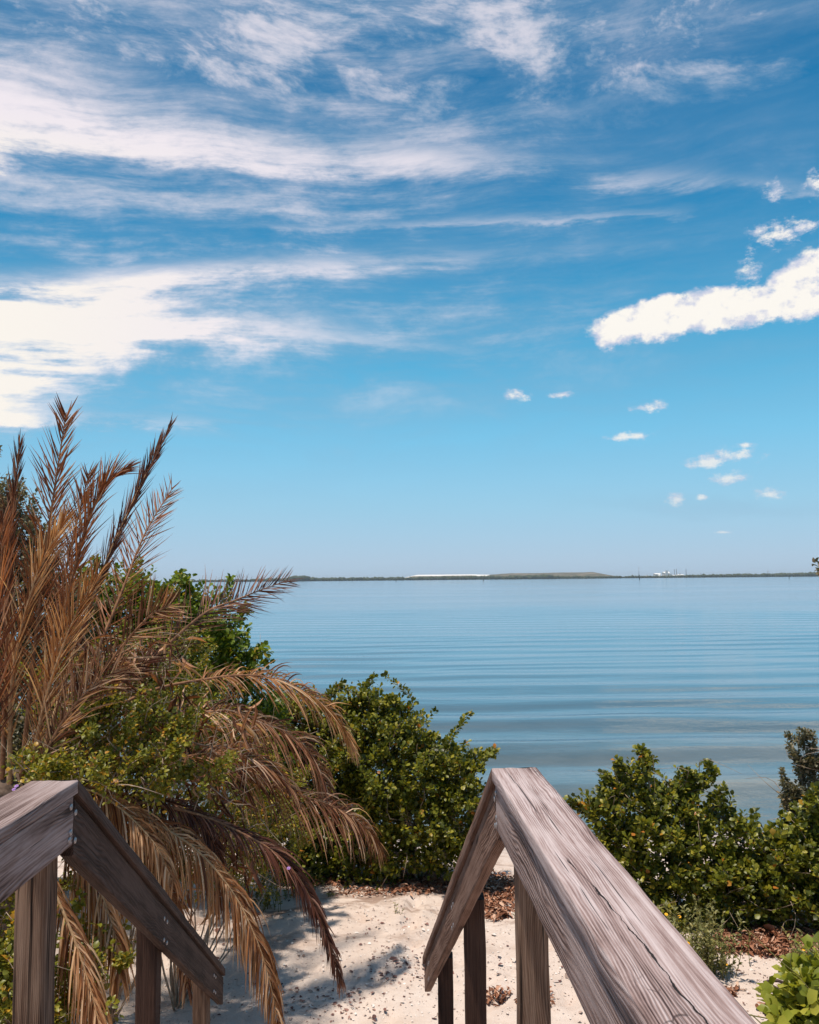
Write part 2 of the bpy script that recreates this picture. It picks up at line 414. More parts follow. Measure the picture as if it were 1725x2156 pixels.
def leaf_mat(name, cols, trans=0.32, rough=0.40, spec=0.35):
    """cols: ramp stops over the per-leaf random value"""
    m, nt, o = new_mat(name)
    r = rnd(nt); c = ramp(nt, r, cols)
    g = nz(nt, geopos(nt), 2.2, 2)
    c = mixc(nt, ss(nt, g, 0.35, 0.65) * 0.35, c, mixc(nt, 1.0, c, (1.25, 1.15, 0.9), 'MULTIPLY'))
    p = nt.nodes.new('ShaderNodeBsdfPrincipled'); nt.links.new(c.k, p.inputs['Base Color'])
    p.inputs['Roughness'].default_value = rough; p.inputs['Specular IOR Level'].default_value = spec
    t = nt.nodes.new('ShaderNodeBsdfTranslucent')
    tcol = mixc(nt, 1.0, c, (1.5, 1.35, 0.6), 'MULTIPLY'); nt.links.new(tcol.k, t.inputs[0])
    mx = nt.nodes.new('ShaderNodeMixShader'); mx.inputs[0].default_value = trans
    nt.links.new(p.outputs[0], mx.inputs[1]); nt.links.new(t.outputs[0], mx.inputs[2]); nt.links.new(mx.outputs[0], o.inputs[0])
    return m
LEAF_A = leaf_mat('olive_green_leaf', [(0.0, (0.038, 0.048, 0.006)), (0.4, (0.092, 0.108, 0.011)), (0.8, (0.215, 0.22, 0.024)), (0.98, (0.36, 0.31, 0.04)), (0.993, (0.45, 0.17, 0.03))])
LEAF_B = leaf_mat('fresh_green_leaf', [(0.0, (0.045, 0.080, 0.008)), (0.5, (0.115, 0.175, 0.018)), (0.9, (0.215, 0.27, 0.032)), (0.985, (0.36, 0.26, 0.03))])
LEAF_V = leaf_mat('vine_leaf', [(0.0, (0.085, 0.095, 0.012)), (0.5, (0.17, 0.175, 0.02)), (0.86, (0.27, 0.245, 0.03)), (0.95, (0.45, 0.28, 0.03)), (1.0, (0.42, 0.17, 0.03))])
LEAF_G = leaf_mat('grey_green_leaf', [(0.0, (0.075, 0.075, 0.045)), (0.6, (0.13, 0.125, 0.075)), (1.0, (0.22, 0.17, 0.11))])
LEAF_L = leaf_mat('lime_green_leaf', [(0.0, (0.15, 0.18, 0.02)), (0.6, (0.26, 0.29, 0.04)), (1.0, (0.38, 0.37, 0.07))], 0.4)
LEAF_H = leaf_mat('weed_leaf', [(0.0, (0.13, 0.14, 0.045)), (0.6, (0.22, 0.22, 0.08)), (1.0, (0.34, 0.30, 0.12))])
def frond_mat(name, cols, trans=0.3):
    return leaf_mat(name, cols, trans, 0.5, 0.3)
FROND_RED = frond_mat('dead_frond_reddish', [(0.0, (0.085, 0.025, 0.013)), (0.4, (0.22, 0.074, 0.032)), (0.8, (0.38, 0.15, 0.07)), (1.0, (0.54, 0.31, 0.21))])
FROND_DARK = frond_mat('dead_frond_dark', [(0.0, (0.045, 0.014, 0.009)), (0.6, (0.14, 0.048, 0.027)), (1.0, (0.36, 0.185, 0.125))], 0.2)
FROND_TAN = frond_mat('dead_frond_tan', [(0.0, (0.12, 0.038, 0.014)), (0.45, (0.38, 0.175, 0.075)), (0.8, (0.62, 0.37, 0.20)), (1.0, (0.76, 0.54, 0.36))])
FROND_PALE = frond_mat('dead_frond_pale', [(0.0, (0.065, 0.020, 0.011)), (0.45, (0.23, 0.092, 0.046)), (0.75, (0.50, 0.275, 0.165)), (1.0, (0.74, 0.52, 0.36))])
def plain(name, a, b, scale=30, rough=0.8, spec=0.2):
    m, nt, o = new_mat(name); n = nz(nt, objco(nt), scale, 5)
    princ(nt, o, ramp(nt, n, [(0.3, a), (0.7, b)]), rough, spec, n, 0.4, 0.004); return m
BARK = plain('bark', (0.075, 0.048, 0.034), (0.20, 0.14, 0.105))
TWIG = plain('dry_twig', (0.20, 0.13, 0.09), (0.46, 0.36, 0.27))
RACHIS = plain('frond_stalk', (0.16, 0.070, 0.035), (0.36, 0.19, 0.10))
RACHIS_TAN = plain('frond_stalk_tan', (0.30, 0.16, 0.07), (0.55, 0.36, 0.20))
STEMG = plain('green_stem', (0.10, 0.10, 0.03), (0.20, 0.17, 0.06))
PETAL_Y = plain('yellow_petal', (0.70, 0.30, 0.02), (0.85, 0.50, 0.04))
PETAL_P = plain('violet_petal', (0.26, 0.13, 0.36), (0.42, 0.25, 0.52))
DRIFT = plain('dark_driftwood', (0.035, 0.020, 0.017), (0.10, 0.065, 0.055))
def litter_mat(name, cols):
    m, nt, o = new_mat(name); princ(nt, o, ramp(nt, rnd(nt), cols), 0.8, 0.2); return m
WRACK = litter_mat('seaweed_wrack', [(0.0, (0.10, 0.036, 0.018)), (0.5, (0.28, 0.115, 0.060)), (0.85, (0.46, 0.24, 0.15)), (1.0, (0.60, 0.42, 0.31))])
SHELL = litter_mat('shell_grit', [(0.0, (0.26, 0.17, 0.13)), (0.25, (0.45, 0.33, 0.27)), (0.6, (0.62, 0.52, 0.45)), (1.0, (0.78, 0.72, 0.66))])
DRYLEAF = litter_mat('dry_leaf', [(0.0, (0.09, 0.045, 0.038)), (0.6, (0.22, 0.11, 0.09)), (1.0, (0.42, 0.25, 0.19))])

# ------------------------------------------------------------------ ground and sea
SEA_Z = -0.50
_f = np.random.default_rng(8)
FOOT = [(-0.45 + 0.9 * _f.random() + 0.16 * (i % 2), 6.2 + 0.17 * i + 0.1 * _f.random(), _f.normal(0, .35), _f.uniform(.85, 1.1)) for i in range(20)]
FOOT += [(_f.uniform(-1.0, 1.3), _f.uniform(6.2, 9.6), _f.uniform(-1.4, 1.4), _f.uniform(.8, 1.1)) for i in range(22)]
FOOT += [(_f.uniform(2.6, 3.6), _f.uniform(6.4, 7.4), _f.uniform(-1.4, 1.4), 1.0) for i in range(6)]
def height(x, y):
    x = np.asarray(x, float); y = np.asarray(y, float)
    ys = y + 0.5 * wob(x, 0 * y, 0.35, 2, 1)
    z = -0.60 * sstep(8.8, 15.2, ys)
    z = z - 1.6 * sstep(15.0, 60.0, ys) - 2.0 * sstep(60, 600, ys)
    z = z + 1.25 * (1 - sstep(-4.4, -1.75, x + 0.25 * wob(x, y, 0.9, 2, 2))) * (1 - sstep(6.5, 11.0, y))
    z = z + 0.22 * sstep(2.6, 5.0, x) * (1 - sstep(6, 9, y))
    for bx, by, sx, sy, hh in ((5.2, 20.6, 1.35, 0.40, 0.175), (7.0, 16.9, 1.5, 0.45, 0.13), (5.3, 16.5, 0.9, 0.3, 0.10), (9.0, 21.0, 2.0, 0.8, 0.10), (-3, 24, 3, 1.2, 0.1)):
        z = z + hh * np.exp(-((x - bx) / sx) ** 2 - ((y - by) / sy) ** 2)
    for fx0, fy0, fa, fl in FOOT:
        dx, dy = x - fx0, y - fy0; c_, s_ = math.cos(fa), math.sin(fa)
        q = ((dx * c_ + dy * s_) / 0.075) ** 2 + ((dy * c_ - dx * s_) / (0.15 * fl)) ** 2
        z = z - 0.030 * np.exp(-q * q) + 0.012 * np.exp(-(np.sqrt(q) - 1.45) ** 2 / 0.08)
    near = (1 - sstep(14, 22, y)) * (1 - sstep(14, 30, np.abs(x)))
    z = z + near * (0.030 * wob(x, y, 1.6, 4, 3) + 0.012 * wob(x, y, 7.0, 3, 4))
    return z
def hz_(x, y): return float(height(np.array([x]), np.array([y]))[0])
def on_ground(px, py):
    d = ray(px, py); t = 2.0
    for _ in range(4000):
        p = EYE + d * t
        if p.z <= hz_(p.x, p.y): return p
        t += 0.03
    return p
def grid_mesh(name, xs, ys, zf):
    X, Y = np.meshgrid(xs, ys); Z = zf(X, Y)
    V = np.stack([X, Y, Z], -1).reshape(-1, 3); nx, ny = len(xs), len(ys)
    i = np.arange(nx - 1)[None] + nx * np.arange(ny - 1)[:, None]
    F = np.stack([i, i + 1, i + nx + 1, i + nx], -1).reshape(-1, 4)
    return mesh_np(name, V, F, True)
def grow(a, b, step, far, k=1.35):
    core = list(np.arange(a, b + 1e-6, step)); s = step; lo, hi = a, b
    L0, H0 = [], []
    while lo > -far: s *= k; lo -= s; L0.append(lo)
    s = step
    while hi < far: s *= k; hi += s; H0.append(hi)
    return np.array(L0[::-1] + core + H0)
def sand_mat():
    m, nt, o = new_mat('shell_sand')
    p = geopos(nt); x, y, z = sep(nt, p)
    n1 = nz(nt, p, 1.3, 5, 0.6); n2 = nz(nt, p, 9.0, 6, 0.65); n3 = nz(nt, p, 70, 4, 0.6); n4 = nz(nt, p, 260, 2)
    c = ramp(nt, n1 * 0.45 + n2 * 0.35 + n3 * 0.2, [(0.30, (0.42, 0.295, 0.225)), (0.43, (0.60, 0.475, 0.395)), (0.62, (0.70, 0.585, 0.505))])
    sp = nt.nodes.new('ShaderNodeTexVoronoi'); sp.inputs['Scale'].default_value = 42; nt.links.new(p.k, sp.inputs['Vector'])
    speck = ss(nt, E(nt, sp.outputs['Distance']), 0.26, 0.12) * ss(nt, n2, 0.46, 0.62)
    c = mixc(nt, speck * 0.55, c, (0.24, 0.15, 0.12))
    # brown rotted weed worked into the upper beach near the shrubs
    bn = ss(nt, nz(nt, xyz(nt, x * 0.9, y * 2.2, 0), 1.0, 6, 0.65), 0.50, 0.62) * ss(nt, y, 7.6, 9.0)
    c = mixc(nt, bn * 0.7, c, (0.20, 0.105, 0.065))
    damp = ss(nt, z, -0.30, -0.47)
    c = mixc(nt, damp, c, (0.42, 0.35, 0.31))
    under = ss(nt, z, -0.50, -0.62)
    c = mixc(nt, under * ss(nt, nz(nt, p, 0.5, 5, 0.6), 0.35, 0.65) * 0.8, c, (0.20, 0.19, 0.16))
    princ(nt, o, c, 0.95, 0.15, n2 * 0.6 + n3 * 0.35 + n4 * 0.15, 0.75, 0.03)
    return m
xs = grow(-7.0, 7.0, 0.055, 15000); ys = grow(4.0, 18.0, 0.055, 15000)
sand = link_mesh('sand', grid_mesh('sand', xs, ys, height), sand_mat())
tag(sand, 'pale shelly sand of the beach and seabed', None, None, 'structure')

def sea_height(X, Y):
    fade = sstep(13.0, 18, Y) * (1 - sstep(75, 150, Y)) * (1 - sstep(60, 90, np.abs(X)))
    ph = Y + 0.05 * X + 0.55 * wob(X, Y, 0.16, 3, 1)
    am = 0.55 + 0.45 * wob(X, Y, 0.11, 2, 2)
    z = 0.085 * am * np.sin(ph * 2 * np.pi / 3.9) * (1 - 0.55 * sstep(28, 60, Y))
    z += 0.012 * (0.6 + 0.5 * wob(X, Y, 0.3, 2, 4)) * np.sin((Y - 0.10 * X + 0.4 * wob(X, Y, 0.4, 2, 5)) * 2 * np.pi / 1.55)
    return SEA_Z + z * fade
def sea_mat():
    m, nt, o = new_mat('sea_water')
    p = geopos(nt); x, y, z = sep(nt, p)
    at_ = nt.nodes.new('ShaderNodeAttribute'); at_.attribute_name = 'depth'; dep = E(nt, at_.outputs['Fac'])
    r1 = nz(nt, xyz(nt, x * 0.9, y * 3.2, 0), 1.0, 4, 0.6)
    r2 = nz(nt, xyz(nt, x * 4.0, y * 9.0, 2.0), 1.0, 3, 0.6)
    r3 = nz(nt, xyz(nt, x * 0.10, y * 0.42, 4.0), 1.0, 4, 0.6)
    cat = nz(nt, xyz(nt, x * 0.012, y * 0.035, 6.0), 1.0, 4, 0.55)
    r4 = nz(nt, xyz(nt, x * 1.6 + y * 0.5, y * 1.9 - x * 0.3, 9.0), 1.0, 4, 0.6)
    h = r1 * 0.045 + r2 * 0.014 + r3 * 0.16 + r4 * 0.07 * ss(nt, cat, 0.38, 0.62)
    b = nt.nodes.new('ShaderNodeBump'); b.inputs['Strength'].default_value = 0.17; b.inputs['Distance'].default_value = 1.0
    nt.links.new(h.k, b.inputs['Height'])
    fr = nt.nodes.new('ShaderNodeFresnel'); fr.inputs['IOR'].default_value = 1.333; nt.links.new(b.outputs[0], fr.inputs['Normal'])
    gl = nt.nodes.new('ShaderNodeBsdfGlossy'); L(nt, ss(nt, cat, 0.3, 0.7, 0.04, 0.11), gl.inputs['Roughness']); nt.links.new(b.outputs[0], gl.inputs['Normal'])
    gl.inputs['Color'].default_value = (0.93, 0.97, 1.0, 1)
    body = nt.nodes.new('ShaderNodeBsdfDiffuse'); body.inputs['Color'].default_value = (0.095, 0.160, 0.195, 1)
    tr = nt.nodes.new('ShaderNodeBsdfTransparent'); tr.inputs['Color'].default_value = (0.72, 0.80, 0.80, 1)
    m1 = nt.nodes.new('ShaderNodeMixShader')
    murk = (dep.mx(0.0) * -3.2).exp() * -1.0 + 1.0
    nt.links.new(murk.k, m1.inputs[0]); nt.links.new(tr.outputs[0], m1.inputs[1]); nt.links.new(body.outputs[0], m1.inputs[2])
    m2 = nt.nodes.new('ShaderNodeMixShader'); nt.links.new(fr.outputs[0], m2.inputs[0])
    nt.links.new(m1.outputs[0], m2.inputs[1]); nt.links.new(gl.outputs[0], m2.inputs[2])
    nt.links.new(m2.outputs[0], o.inputs[0]); return m
xs = grow(-30, 34, 0.5, 14900); 
ys = np.concatenate([np.arange(12.6, 60, 0.16), np.arange(60, 150, 0.5)]); s_ = .5; yy_ = list(ys)
while yy_[-1] < 14900: s_ *= 1.3; yy_.append(yy_[-1] + s_)
ys = np.array(yy_)
sme = grid_mesh('sea', xs, ys, sea_height)
X, Y = np.meshgrid(xs, ys)
dep = (SEA_Z - height(X, Y)).ravel().astype(np.float32)
a_ = sme.attributes.new('depth', 'FLOAT', 'POINT'); a_.data.foreach_set('value', dep)
sea = link_mesh('sea', sme, sea_mat()); tag(sea, 'calm rippled blue bay water reaching the horizon', None, None, 'structure')

# ------------------------------------------------------------------ far shore
FD = 4500.0
def fx(px, D=FD): return at(px, 1215, D).x
MPX = FD / FPX
def shore_mat(name, stops, sx, sz):
    m, nt, o = new_mat(name); p = geopos(nt); x, y, z = sep(nt, p)
    n = nz(nt, xyz(nt, x * sx, y * sx, z * sz), 1.0, 5, 0.6)
    princ(nt, o, ramp(nt, n, stops), 0.95, 0.1); return m
EARTH = shore_mat('scrubby_earth', [(0.35, (0.085, 0.085, 0.060)), (0.55, (0.15, 0.13, 0.095)), (0.7, (0.27, 0.215, 0.165))], 0.02, 0.12)
PALE = shore_mat('bleached_earth', [(0.3, (0.62, 0.58, 0.52)), (0.7, (0.80, 0.77, 0.72))], 0.02, 0.1)
WOODS = shore_mat('far_trees', [(0.3, (0.030, 0.045, 0.022)), (0.7, (0.075, 0.085, 0.040))], 0.03, 0.2)
SHORE = shore_mat('low_shore', [(0.3, (0.12, 0.12, 0.08)), (0.7, (0.26, 0.22, 0.16))], 0.01, 0.2)
def ridge(name, prof, y0, depth, mat, n=160, seed=0, rough=1.0):
    """land with an outline prof [(x, height)] along x and a rounded section"""
    px = np.array([p[0] for p in prof]); ph = np.array([p[1] for p in prof])
    X = np.linspace(px[0], px[-1], n); H = np.interp(X, px, ph) + rough * wob(X, 0 * X, 0.02, 3, seed) * (np.interp(X, px, ph) > 3)
    sec = [(0, -0.6), (0.04, 0.25), (0.16, 0.55), (0.30, 0.85), (0.42, 1.0), (0.75, 1.0), (1.0, -0.1)]
    V = []; k = len(sec)
    for i in range(n):
        for a, b in sec:
            V.append((X[i], y0 + a * depth + 6 * wob(X[i], a * 9, 0.01, 2, seed), SEA_Z + (H[i] * b if b > 0 else b * 3) ))
    F = np.array([(i * k + j, (i + 1) * k + j, (i + 1) * k + j + 1, i * k + j + 1) for i in range(n - 1) for j in range(k - 1)])
    return link_mesh(name, mesh_np(name, V, F, True), mat)
o = ridge('far_shore', [(fx(300), 0.5), (fx(380), 3), (fx(600), 4), (fx(1300), 4), (fx(1725), 4), (fx(2100), 4), (fx(2400), 3)], FD, 700, SHORE, 240, 1)
tag(o, 'low sandy shore strip across the bay on the horizon', None, None, 'structure')
HB = 1.15 * MPX
o = ridge('hill', [(fx(826), 1), (fx(862), 9 * HB * .8), (fx(880), 10.5 * HB), (fx(1000), 10.5 * HB), (fx(1075), 9 * HB), (fx(1110), 1)], FD + 260, 500, PALE, 120, 2, 0.4)
tag(o, 'low flat topped pale hill on the far shore', None, None, 'structure')
o = ridge('hill', [(fx(1010), 1), (fx(1050), 9.5 * HB), (fx(1085), 11.5 * HB), (fx(1262), 12.5 * HB), (fx(1282), 13 * HB), (fx(1318), 7 * HB), (fx(1345), 3 * HB), (fx(1380), 1)], FD + 200, 480, EARTH, 160, 3, 1.2)
tag(o, 'longer flat topped scrubby brown hill on the far shore', None, None, 'structure')
o = ridge('hill', [(fx(838), 1), (fx(870), 7.5 * HB), (fx(1000), 7.8 * HB), (fx(1050), 4 * HB), (fx(1070), 1)], FD + 120, 220, EARTH, 120, 4, 0.6)
tag(o, 'grassy lower flank in front of the pale far hill', None, None, 'structure')
# woods along the shore: a mass nobody could count
rg = np.random.default_rng(3)
ico = bmesh.new(); bmesh.ops.create_icosphere(ico, subdivisions=1, radius=1.0)
IV = np.array([v.co[:] for v in ico.verts]); IF = np.array([[v.index for v in f.verts] for f in ico.faces]); ico.free()
Vs, Fs, n0 = [], [], 0
def wood_h(px):
    pts = [(330, 0), (368, 3.0), (390, 4.5), (480, 4.2), (600, 5.0), (612, 8.5), (640, 8.5), (660, 5.5), (860, 5.0), (1000, 6), (1060, 5), (1110, 6), (1150, 7), (1180, 4.5), (1330, 4), (1400, 3.5), (1500, 5), (1640, 5.5), (1725, 6.5), (2100, 6.5)]
    return np.interp(px, [p[0] for p in pts], [p[1] for p in pts])
for i in range(2600):
    px = rg.uniform(345, 2100); hh = 1.3 * wood_h(px) * MPX * rg.uniform(0.55, 1.08)
    if hh < 2: continue
    y = FD - 14 + rg.uniform(0, 60); r = hh * rg.uniform(0.5, 0.95)
    V = IV * np.array([r, r, hh * 0.56]) * (1 + 0.22 * rg.standard_normal((len(IV), 1))) + np.array([fx(px, y), y, SEA_Z + hh * 0.46])
    Vs.append(V); Fs.append(IF + n0); n0 += len(IV)
o = link_mesh('far_woods', mesh_np('far_woods', np.concatenate(Vs), np.concatenate(Fs)), WOODS)
tag(o, 'dark strip of far-off trees along the opposite shore', None, None, 'stuff')

# factory on the far shore
WHITE = plain('white_cladding', (0.66, 0.64, 0.60), (0.82, 0.80, 0.77), 0.05)
GREYM = plain('grey_metal', (0.30, 0.32, 0.35), (0.45, 0.47, 0.50), 0.1)
def block(name, parts, label, cat, group=None):
    """parts: (part name, kind, centre x, y, base z, sx, sy, h, material)"""
    r = empty(name, (parts[0][2], parts[0][3], SEA_Z + 2), label, cat, group)
    for nm, kind, cx, cy, bz, sx, sy, h, mt in parts:
        a = Acc()
        if kind == 'box':
            V = [(cx + i * sx / 2, cy + j * sy / 2, bz + k * h) for k in (0, 1) for j in (-1, 1) for i in (-1, 1)]
            a.add(V, [(0, 1, 3, 2)[::-1], (4, 5, 7, 6), (0, 1, 5, 4), (1, 3, 7, 5), (3, 2, 6, 7), (2, 0, 4, 6)])
        elif kind == 'gable':
            V = [(cx - sx / 2, cy - sy / 2, bz), (cx + sx / 2, cy - sy / 2, bz), (cx + sx / 2, cy + sy / 2, bz), (cx - sx / 2, cy + sy / 2, bz), (cx - sx / 2, cy, bz + h), (cx + sx / 2, cy, bz + h)]
            a.add(V, [(0, 1, 5, 4), (2, 3, 4, 5), (1, 2, 5), (3, 0, 4), (0, 3, 2, 1)])
        elif kind == 'tube':
            a.tube([(cx, cy, bz), (cx, cy, bz + h * .5), (cx, cy, bz + h)], [sx / 2, sx / 2.3, sx / 2.6], 10)
        elif kind == 'dome':
            t = np.linspace(0, np.pi / 2 * .98, 6)
            a.tube(np.stack([0 * t + cx, 0 * t + cy, bz + h * np.sin(t)], -1), sx / 2 * np.cos(t), 12)
        a.build(nm, mt, r, False)
    return r
FZ = SEA_Z + 2.5
def hall(px, w, h, extra, label):
    x = fx(px); y = FD + 70
    block('factory_hall', [('wall', 'box', x, y, FZ, w * MPX, 40, h * MPX * .75, WHITE), ('roof', 'gable', x, y, FZ + h * MPX * .75, w * MPX + 2, 42, h * MPX * .25, WHITE)] + extra(x, y, h * MPX), label, 'factory hall', 'factory on the far shore')
hall(1392, 12, 9, lambda x, y, h: [('storage_dome', 'dome', x + 4, y - 30, FZ + 4, 18, 18, 14, WHITE)], 'white factory hall at the inland end nearest the far hill')
hall(1411, 12, 12, lambda x, y, h: [('tower', 'box', x - 4, y - 26, FZ, 12, 10, h + 6, WHITE), ('annex', 'box', x + 14, y - 28, FZ, 16, 12, h * .6, WHITE)], 'tallest white factory hall with a square tower')
hall(1424, 18, 5, lambda x, y, h: [('annex', 'box', x + 8, y - 28, FZ, 20, 12, h * .6, GREYM)], 'long low white factory hall between tower and chimneys')
hall(1441, 13, 6, lambda x, y, h: [('rooftop_unit', 'box', x, y, FZ + h, 8, 8, 5, GREYM)], 'white factory hall just right of the paired chimneys')
hall(1370, 9, 4, lambda x, y, h: [('rooftop_unit', 'box', x, y, FZ + h, 6, 6, 4, GREYM)], 'small greyish shed beside the foot of the far hill')
for px, h, lab in ((1428, 17, 'thin grey factory chimney, first of the pair'), (1432.5, 17, 'thin grey factory chimney, second of the pair'), (1453, 17, 'thin grey factory chimney standing alone past the halls')):
    x = fx(px); block('chimney', [('stack', 'tube', x, FD + 60, FZ, 4.2, 4, h * MPX, GREYM), ('base', 'box', x, FD + 60, FZ, 8, 8, 8, GREYM), ('rim', 'tube', x, FD + 60, FZ + h * MPX - 1, 4.8, 4, 2, GREYM)], lab, 'chimney', 'chimneys on the far shore')
def mast(px, h, label, wide):
    x = fx(px); y = FD + 50; r = empty('pylon', (x, y, SEA_Z), label, 'pylon', 'masts on the far shore')
    a = Acc(); H = h * MPX
    for sx in (-1, 1):
        for sy in (-1, 1): a.tube([(x + sx * wide, y + sy * wide, SEA_Z), (x, y, SEA_Z + H)], [0.55, 0.35], 4)
    for t in (0.25, 0.5, 0.72):
        q = wide * (1 - t)
        a.tube([(x - q, y - q, SEA_Z + H * t), (x + q, y - q, SEA_Z + H * t)], 0.3, 4); a.tube([(x - q, y + q, SEA_Z + H * t), (x + q, y + q, SEA_Z + H * t)], 0.3, 4)
    a.build('lattice', GREYM, r)
    for t, q in ((0.80, 5), (0.9, 4)):
        b = Acc(); b.tube([(x - q, y, SEA_Z + H * t), (x + q, y, SEA_Z + H * t)], 0.4, 4); b.build('crossarm', GREYM, r)
for px, h, lab, wd in ((1351, 25, 'thin tall mast at the foot of the far hill', 1.6), (1483, 10, 'small pylon just past the factory', 3), (1583, 10, 'small pylon midway along the wooded shore', 3), (1626, 15, 'tallest pylon above the wooded shore', 4)):
    mast(px, h, lab, wd)
MARK = plain('dark_piling', (0.04, 0.035, 0.03), (0.09, 0.08, 0.07), 2)
for px, D, lab in ((1018, 1500, 'channel marker post in front of the pale far hill'), (1347, 1500, 'channel marker post in front of the longer hill'), (1662, 1500, 'channel marker post off the wooded shore'), (834, 1700, 'channel marker post off the far woods')):
    x = at(px, 1220, D).x; r = empty('channel_marker', (x, D, SEA_Z), lab, 'marker', 'channel markers in the bay')
    a = Acc(); a.tube([(x, D, SEA_Z - 2), (x, D, SEA_Z + 4), (x, D, SEA_Z + 8.5)], [0.55, 0.5, 0.45], 8); a.build('pile', MARK, r)
    a = Acc(); V = [(x + i * .9, D - .3 + j * .1, SEA_Z + 6 + k * 1.8) for k in (0, 1) for j in (0, 1) for i in (-1, 1)]
    a.add(V, [(0, 2, 3, 1), (4, 5, 7, 6), (0, 1, 5, 4), (1, 3, 7, 5), (3, 2, 6, 7), (2, 0, 4, 6)]); a.build('board', GREYM, r, False)

# ------------------------------------------------------------------ boardwalk railings
def board(name, A, B, width, thick, mat, parent, roll=0.0, plumb=(False, False), seed=0, wear=0.002, side=None):
    """sawn board from A to B (centre line), local X along its length. width lies across (horizontal), thick is its height.
    plumb: cut that end vertical"""
    A = Vector(A); B = Vector(B); d = B - A; Ln = d.length; X = d.normalized()
    if abs(X.z) > 0.9: Yv = Vector(side) if side else Vector((1, 0, 0))
    else: Yv = Vector((0, 0, 1)).cross(X).normalized()
    Yv = (Yv - X * Yv.dot(X)).normalized(); Zv = X.cross(Yv)
    n = max(8, int(Ln / 0.03)); c = min(thick, width) * 0.10
    w2, t2 = width / 2, thick / 2
    prof = []
    for (sy, sz) in ((1, 1), (-1, 1), (-1, -1), (1, -1)):
        cy, cz = sy * (w2 - c), sz * (t2 - c)
        a0 = math.atan2(sz, sy)
        for q in (-1, 0, 1): prof.append((cy + c * math.cos(a0 + q * 0.7) , cz + c * math.sin(a0 + q * 0.7)))
    full = []
    for i in range(len(prof)):           # extra points along each flat
        p, q = prof[i], prof[(i + 1) % len(prof)]; full.append(p)
        dd = math.hypot(q[0] - p[0], q[1] - p[1])
        if dd > 0.015:
            m_ = int(dd / 0.012)
            for j in range(1, m_): full.append((p[0] + (q[0] - p[0]) * j / m_, p[1] + (q[1] - p[1]) * j / m_))
    P = np.array(full); k = len(P)
    slope = X.z / max(math.hypot(X.x, X.y), 1e-6)
    V = np.zeros((n + 1, k, 3))
    for i in range(n + 1):
        t = i / n; xs_ = -Ln / 2 + Ln * t
        V[i, :, 0] = xs_; V[i, :, 1] = P[:, 0]; V[i, :, 2] = P[:, 1]
        if plumb[0]: V[i, :, 0] += P[:, 1] * (slope) * (1 - t) 
        if plumb[1]: V[i, :, 0] += P[:, 1] * (slope) * t
    # wear
    a = V.reshape(-1, 3)
    g = wear * (0.55 * wob(a[:, 0] * 3, a[:, 1] * 60 + a[:, 2] * 50, 1.0, 3, seed % 5) + 0.45 * wob(a[:, 0] * 14, a[:, 1] * 120 + a[:, 2] * 90, 1.0, 2, (seed + 2) % 5))
    sg = np.sign(a[:, 1:]) * np.minimum(1, (np.abs(a[:, 1:]) / np.array([w2, t2])) ** 6)
    a[:, 1:] += sg * g[:, None]
    ei = np.r_[0:k, n * k:(n + 1) * k]
    a[ei, 0] += 0.0035 * wob(a[ei, 1] * 70, a[ei, 2] * 70, 1.0, 2, seed % 4)
    F = [(i * k + j, i * k + (j + 1) % k, (i + 1) * k + (j + 1) % k, (i + 1) * k + j) for i in range(n) for j in range(k)]
    F += [tuple(range(k))[::-1], tuple(n * k + j for j in range(k))]
    me = mesh_np(name, a, F, True)
    try:
        me.set_sharp_from_angle(angle=math.radians(50))
    except Exception: pass
    o = link_mesh(name, me, mat)
    Mx = Matrix((X, Yv, Zv)).transposed().to_4x4(); Mx.translation = (A + B) / 2
    if parent is not None: o.parent = parent; o.matrix_parent_inverse = WORLD_INV(parent)
    o.matrix_basis = Mx
    return o
RAIL_DROP = 0.577
ZR = EYE.z - RAIL_DROP           # top of the level rails
CAPW, CAPT, SIDEH, SIDET, POST = 0.140, 0.038, 0.140, 0.038, 0.089
DECK_Z = ZR - 0.95
screw_bm = bmesh.new(); bmesh.ops.create_uvsphere(screw_bm, u_segments=10, v_segments=6, radius=0.0095)
for v_ in screw_bm.verts: v_.co.z *= 0.45
SCREW = bpy.data.meshes.new('screw_head'); screw_bm.to_mesh(SCREW); screw_bm.free(); SCREW.materials.append(STEEL)
def screw(pos, nrmv, parent):
    o = bpy.data.objects.new('screw_head', SCREW); COL.objects.link(o)
    o.parent = parent; o.matrix_parent_inverse = WORLD_INV(parent)
    Mx = Vector(nrmv).to_track_quat('Z', 'Y').to_matrix().to_4x4(); Mx.translation = pos; o.matrix_basis = Mx
    return o
